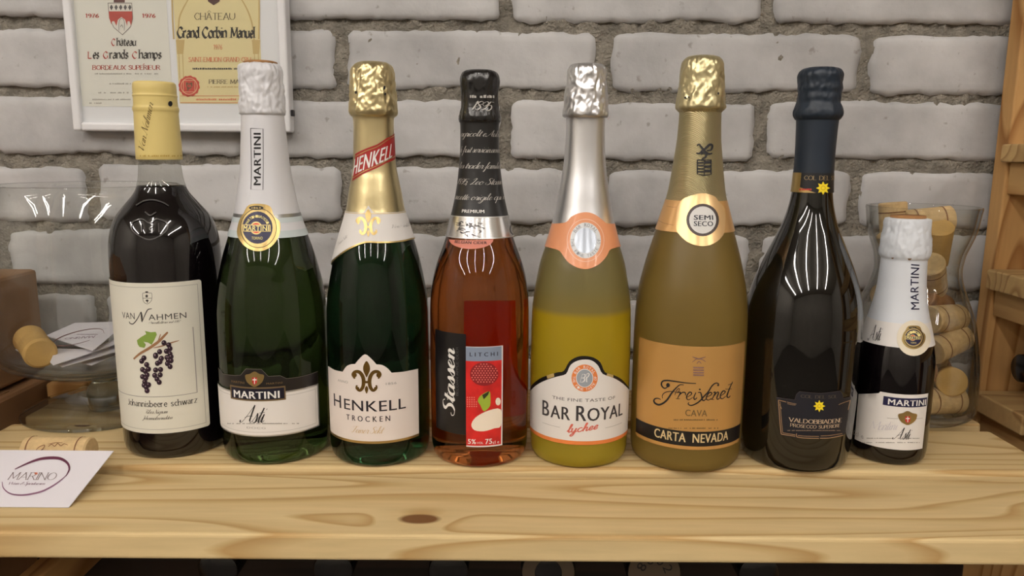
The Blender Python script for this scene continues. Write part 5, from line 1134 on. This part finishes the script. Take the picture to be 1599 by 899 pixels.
def cork(p0, p1, r, label, mats=(None, None), grp='wine corks', cham=.0012, waist=0.0, print_=None):
    """a cork between two axis points, with chamfered ends and a printed band"""
    p0, p1 = Vector(p0), Vector(p1); ax = (p1-p0).normalized(); L_ = (p1-p0).length
    up = Vector((0, 0, 1)) if abs(ax.z) < .9 else Vector((1, 0, 0)); e1 = ax.cross(up).normalized(); e2 = ax.cross(e1)
    low = min(p0.z, p1.z)-r*math.sqrt(max(0, 1-ax.z*ax.z))
    t = thing('wine_cork', label, 'cork', ((p0.x+p1.x)/2, (p0.y+p1.y)/2, low), grp); WLOC[t.name] = Vector(t.location)
    prof = [(0, 0), (r-cham, 0), (r, cham)]+[(r-waist*math.sin(math.pi*k/6), cham+(L_-2*cham)*k/6) for k in range(1, 6)]+[(r, L_-cham), (r-cham, L_), (0, L_)]
    V, Fc, rows = [], [], []; n = 28
    for rr, h_ in prof:
        if rr == 0: rows.append([len(V)]); V.append(p0+ax*h_)
        else:
            rows.append(list(range(len(V), len(V)+n)))
            for k in range(n): a = 2*math.pi*k/n; V.append(p0+ax*h_+e1*rr*math.cos(a)+e2*rr*math.sin(a))
    for A, B_ in zip(rows, rows[1:]):
        for k in range(n):
            k2 = (k+1) % n
            if len(A) == 1: Fc.append([A[0], B_[k], B_[k2]])
            elif len(B_) == 1: Fc.append([A[k], B_[0], A[k2]])
            else: Fc.append([A[k], B_[k], B_[k2], A[k2]])
    obj('cork_body', V, Fc, mats[0] or CORKM, t, smooth=False)
    for h0, h1, a0, a1 in print_ or ():
        V, Fc = [], []; rr = r+.0002; m_ = 56
        for k in range(m_+1):
            a = a0+(a1-a0)*k/m_
            for h_ in (h0, h1): V.append(p0+ax*(h_*L_)+(e1*math.cos(a)+e2*math.sin(a))*rr)
        for k in range(m_): Fc.append([2*k, 2*k+1, 2*k+3, 2*k+2])
        obj('printed_ring', V, Fc, mat('cork_print_ink', (120, 84, 56), rough=.8), t)
    return t
CK2 = mat('honey_cork', (190, 154, 92), rough=.8, vary=.12, vscale=60, bump=.2, bscale=250)
f0 = on_y(63.5, 552, .652); f1 = on_y(46, 529, .690)
cork(f0, f1, .0135, 'honey coloured cork lying on the cards in the glass bowl', (CK2, None), 'loose corks', cham=.002, waist=.0006)

# ================================================================ the card and the cork at the front left
c0 = on_y(40, 700, .566); c1 = on_y(143, 701, .566); cz = ZS+.0106
ck = cork((c0.x, .567, cz), (c1.x, .566, cz), .0105, 'printed wine cork lying behind the leaning card on the shelf', (CORKM, None), 'loose corks', print_=[(.10, .12, 0, 6.283), (.84, .86, 0, 6.283)])
class Rod(Surf):
    """print on a cork lying along x"""
    def __init__(s, y, z, r): s.y, s.z, s.r_ = y, z, r
    def hit(s, px, py):
        d = ray(px, py); d = d/d.y; oy, oz = CAM.y-s.y, CAM.z-s.z; A = 1+d.z*d.z; Bq = oy+oz*d.z; C = oy*oy+oz*oz-s.r_**2; D = max(0, Bq*Bq-A*C); t_ = (-Bq-math.sqrt(D))/A
        return (CAM.x+d.x*t_, math.atan2(oz+d.z*t_, -(oy+t_))*s.r_)
    def pos(s, u, v, lift): a = v/s.r_; return Vector((u, s.y-(s.r_+lift)*math.cos(a), s.z+(s.r_+lift)*math.sin(a)))
RD = Rod(.5665, cz, .0105); Q = ZM(0, 690, 8.172)
RD.add('cork_lettering', RD.stroke(Q((480, 125), (470, 95), (510, 60), (570, 40), (560, 75), (520, 110), (560, 90)), .6, 1.2)+RD.stroke(Q((620, 60), (660, 30), (700, 55), (740, 20), (780, 50), (820, 25), (870, 40)), .7, 1.3)+RD.stroke(Q((620, 30), (700, 12), (800, 10)), .6, 1.0), mat('cork_print_ink', (120, 84, 56)), ck, .0004)
n0, n1 = Vector((0, .4975, ZS-.0032)), Vector((0, .5545, ZS+.0152))
PC = Flat(n0, (1, 0, 0), n1-n0)
xr0 = PC.hit(110, 788)[0]; xr1 = PC.hit(171.5, 712)[0]; dl = (n1-n0).length
V = [PC.pos(u, v, l) for l in (0, -.0005) for u, v in ((xr0-.087, 0), (xr0, 0), (xr1, dl), (xr1-.087, dl))]
t = thing('business_card', 'white card with a wine-red ring logo leaning on a cork at the front left', 'card', (V[4]+V[5])/2, 'business cards'); WLOC[t.name] = Vector(t.location)
cb = obj('card', V, [[0, 1, 2, 3], [7, 6, 5, 4], [0, 4, 5, 1], [1, 5, 6, 2], [2, 6, 7, 3], [3, 7, 4, 0]], CARD, t)
el = [(840, 440), (885, 350), (860, 270), (770, 215), (640, 205), (500, 222), (350, 275), (190, 350)]
PC.add('ring_print', PC.stroke(Q(*el), 1.0, 4.6), WINE, cb, .0003)
PC.add('ring_print', PC.stroke(Q((30, 510), (45, 590), (130, 660), (270, 680), (420, 662), (560, 622), (700, 545), (800, 470), (840, 430)), .8, 2.6), mat('faded_wine_ink', (130, 90, 116), rough=.5), cb, .0003)
PC.add('name_lettering', PC.quad('MARINO', *Q((92, 480), (700, 486), (745, 395), (150, 390)), 'serif', wt=.62), mat('grey_brown_ink', (132, 118, 116), rough=.5), cb, .0003)
PC.add('grape_print', [PC.ell(*Q((450+12*(k % 3), 400+12*(k//3)))[0], 1.0, .9, 8) for k in range(6)], mat('coral_grape_ink', (206, 120, 92), rough=.5), cb, .0005)
PC.add('tagline_lettering', PC.quad('Wein & Spirituosen', *Q((110, 545), (575, 548), (582, 515), (120, 512)), 'script', wt=.8), LIL, cb, .0003)

# ================================================================ the jar of corks
B = Turned(1416, 580, 667, [(324, 166), (332, 163), (361, 154), (393, 132), (403, 128), (415, 125), (425, 126), (442, 134), (466, 153), (496, 175), (527, 187), (555, 195), (580, 198), (607, 200), (630, 198), (647, 192), (658, 178)], foot=.86)
B.smooth(5); z = B.zrow
jar = thing('glass_jar', 'waisted clear glass jar filled with wine corks behind the small bottle', 'jar', B.base()); WLOC[jar.name] = B.base()
zs_ = [B.zb+.008+(z(324)-B.zb-.008)*k/44 for k in range(45)]; th = .003
out = [(0, B.zb+.001), (B.r(B.zb+.01)*.8, B.zb), (B.r(B.zb+.01)*.93, B.zb+.003)]+[(B.r(q), q) for q in zs_]
inn = [(B.r(q)-th, q) for q in zs_[1:]]
V, Fc = lathe(out+[(out[-1][0]-.0005, z(324)+.0015), (out[-1][0]-th, z(324)+.0012)]+inn[::-1]+[(inn[0][0]*.8, B.zb+.007), (0, B.zb+.006)], B.x, B.y, 96)
obj('jar_body', V, Fc, thin_glass('jar_glass', (.95, .955, .945, 1), edge=(.3, .31, .29, 1)), jar, smooth=True)
cy = B.y
def pk(px, py, dy): return on_y(px, py, cy+dy)
rr = .0125
JC = [(((1483, 353), -.006), ((1474, 404), .012), 'cork with a clear pale top, upper right in the jar', CK2),
      (((1470, 413), -.034), ((1474, 458), -.006), 'cork standing upright in the waist of the jar', CORKM),
      (((1456, 500), -.040), ((1500, 497), -.020), 'cork with lettering lying across the jar, below the upright one', CORKM),
      (((1456, 548), -.040), ((1500, 526), -.022), 'cork tilted up to the right at mid height in the jar', CORKM),
      (((1486, 596), -.040), ((1478, 592), -.002), 'cork showing its round end to the front, low in the jar', CK2),
      (((1446, 634), -.040), ((1486, 632), -.032), 'cork lying level at the bottom of the jar', CORKM),
      (((1394, 316), .022), ((1396, 366), .020), 'cork poking just above the jar rim at the left', CORKM),
      (((1430, 346), .036), ((1470, 342), .034), 'cork lying across the back of the jar just under the rim', CORKM),
      (((1440, 462), -.008), ((1470, 478), .012), 'slanting cork half hidden beside the small bottle neck', CORKD),
      (((1448, 372), .020), ((1446, 414), .018), 'cork standing behind the white foil cap in the jar', CORKM),
      (((1362, 462), .0), ((1396, 440), .030), 'cork seen left of the small bottle neck in the jar', CORKM),
      (((1484, 560), .020), ((1450, 575), .030), 'dark cork at the back of the jar, behind the tilted one', CORKD),
      (((1440, 600), .012), ((1400, 606), .022), 'cork lying deep in the jar behind the small bottle', CORKD),
      (((1476, 632), .012), ((1440, 640), .030), 'cork at the back of the jar bottom', CORKD),
      (((1370, 520), .0), ((1400, 545), .020), 'cork in the left half of the jar, behind the small bottle', CORKD)]
placed = []
def seg_dist(p1, q1, p2, q2):
    best = 9
    for k in range(9):
        a = p1+(q1-p1)*(k/8); d2 = q2-p2; t_ = max(0, min(1, (a-p2).dot(d2)/d2.length_squared)); best = min(best, (a-(p2+d2*t_)).length)
    return best
def inside(p0, p1, r_, top=True, k_r=1.0):
    for k in range(7):
        q = p0+(p1-p0)*(k/6); v = r_ if k in (0, 6) else r_*.9
        if math.hypot(q.x-B.x, q.y-B.y)+r_*k_r > B.r(q.z)-.0032: return False
        if q.z-r_*.95 < B.zb+.007: return False
        if top and q.z > z(336): return False
    return True
def pull_in(p0, p1, r_):
    for _ in range(60):                                # keep the cork within the glass
        if inside(p0, p1, r_, False, .72): break
        m = (p0+p1)/2; d = Vector((B.x-m.x, B.y-m.y, 0))*.03
        if min(p0.z, p1.z)-r_*.95 < B.zb+.007: d.z = .0008
        p0 = p0+d; p1 = p1+d
    return p0, p1
for (a, da), (b, db), lab, m_ in JC:
    p0, p1 = pk(*a, da), pk(*b, db); d_ = (p1-p0).normalized(); r_ = rr if m_ is not CK2 else .0132; p1 = p0+d_*.042
    p0, p1 = pull_in(p0, p1, r_); e_ = d_*(r_*.7)
    if any(seg_dist(p0+e_, p1-e_, q0, q1) < (r_+q2)*.5 for q0, q1, q2 in placed): continue
    placed.append((p0+e_, p1-e_, r_))
    cork(p0, p1, r_, lab, (m_, None), 'corks in the jar', cham=.001, print_=[(.2, .23, 0, 6.283), (.78, .81, 0, 6.283)] if m_ is CORKM else None)
Rj = random.Random(11); extra = 0; r_ = .0115
for k in range(14000):
    if extra >= 22: break
    q = Vector((B.x+Rj.uniform(-.055, .055), B.y+Rj.uniform(-.055, .055), B.zb+.012+.16*(k/14000)**1.0+Rj.uniform(0, .02)))
    d_ = Vector((Rj.gauss(0, 1), Rj.gauss(0, 1), Rj.gauss(0, .6))).normalized(); p0, p1 = q-d_*.020, q+d_*.020; e_ = d_*(r_*.6)
    ok = lambda a_, b_: inside(a_, b_, r_) and all(seg_dist(a_+e_, b_-e_, q0, q1) > (r_+q2)*.9 for q0, q1, q2 in placed)
    if not ok(p0, p1): continue
    for _ in range(120):                                # let it drop until it touches
        dz = Vector((0, 0, -.001))
        if not ok(p0+dz, p1+dz): break
        p0 = p0+dz; p1 = p1+dz
    placed.append((p0+e_, p1-e_, r_)); extra += 1
    cork(p0, p1, r_, 'plain cork wedged among the others inside the glass jar', (Rj.choice((CORKM, CORKD, CORKM)), None), 'plain corks filling the jar', cham=.001)
# ================================================================ bottles lying in the dark below and in the rack
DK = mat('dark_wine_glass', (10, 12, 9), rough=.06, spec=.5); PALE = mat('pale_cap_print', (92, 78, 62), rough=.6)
def lying(p_end, axis, label, re, disc=None, grp='wine bottles lying below the shelf', rb=.0365, L_=.30, z_rest=None):
    """a wine bottle on its side; its mouth at p_end, body towards axis"""
    ax = Vector(axis).normalized(); e1 = Vector((0, 0, 1)); e2 = ax.cross(e1)
    t = thing('wine_bottle', label, 'bottle', p_end+ax*.18-Vector((0, 0, rb)), grp); WLOC[t.name] = Vector(t.location)
    def rings(prof, name, m):
        V, Fc, rows = [], [], []; n = 40
        for r_, h_ in prof:
            if r_ == 0: rows.append([len(V)]); V.append(p_end+ax*h_)
            else:
                rows.append(list(range(len(V), len(V)+n)))
                for k in range(n): a = 2*math.pi*k/n; V.append(p_end+ax*h_+e1*r_*math.sin(a)+e2*r_*math.cos(a))
        for A, B_ in zip(rows, rows[1:]):
            for k in range(n):
                k2 = (k+1) % n
                if len(A) == 1: Fc.append([A[0], B_[k], B_[k2]])
                elif len(B_) == 1: Fc.append([A[k], B_[0], A[k2]])
                else: Fc.append([A[k], B_[k], B_[k2], A[k2]])
        return obj(name, V, Fc, m, t, smooth=True)
    rings([(0, 0), (re-.001, 0), (re, .001), (re, .03), (re*.95, .055)], 'capsule', BF)
    rings([(re*.93, .054), (re*.95, .07), (rb*.8, .095), (rb*.97, .11), (rb, .125), (rb, L_-.01), (rb*.9, L_), (0, L_-.005)], 'glass_body', DK)
    return t
YE = .585
PD = Flat((0, YE-.0004, 0), (1, 0, 0), (0, 0, 1))
zl = ZS+LZ+.0365
zax = lambda px, row: on_y(px, row, YE)
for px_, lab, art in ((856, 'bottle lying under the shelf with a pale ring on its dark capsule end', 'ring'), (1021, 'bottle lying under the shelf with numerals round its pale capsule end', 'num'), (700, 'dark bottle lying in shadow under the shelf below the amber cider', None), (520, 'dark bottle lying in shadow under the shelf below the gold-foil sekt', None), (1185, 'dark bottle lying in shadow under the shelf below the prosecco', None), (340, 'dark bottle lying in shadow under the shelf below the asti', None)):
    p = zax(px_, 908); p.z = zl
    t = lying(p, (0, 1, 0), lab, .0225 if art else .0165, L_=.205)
    if art:
        c = project(Vector((p.x, YE, zl))); cx_, cy_ = c[0], c[1]; R0 = .0215*F/c[2]
        if art == 'ring':
            PD.add('end_ring', PD.ring(cx_, cy_, R0, R0, R0*.48), PALE, t, .0003)
            PD.add('end_mark', [PD.px([(cx_-R0*.42, cy_-R0*.93), (cx_+R0*.46, cy_-R0*.93), (cx_+R0*.46, cy_-R0*.55), (cx_-R0*.42, cy_-R0*.55)])], INK, t, .0005)
        else:
            PD.add('end_disc', [PD.ell(cx_, cy_, R0, R0)], PALE, t, .0003)
            PD.add('end_numerals', PD.arc_text('8002', cx_, cy_, R0*.56, R0*.56, R0*.36, 4, 130), INK, t, .0005)
ze = on_y(1592, 574, .757); lo = lev[2][0]+ZS
lying(Vector((ze.x, .757, lo+.0366)), (1, 0, 0), 'dark bottle lying on the lowest rack slat at the right edge', .0145, grp='bottles in the rack')
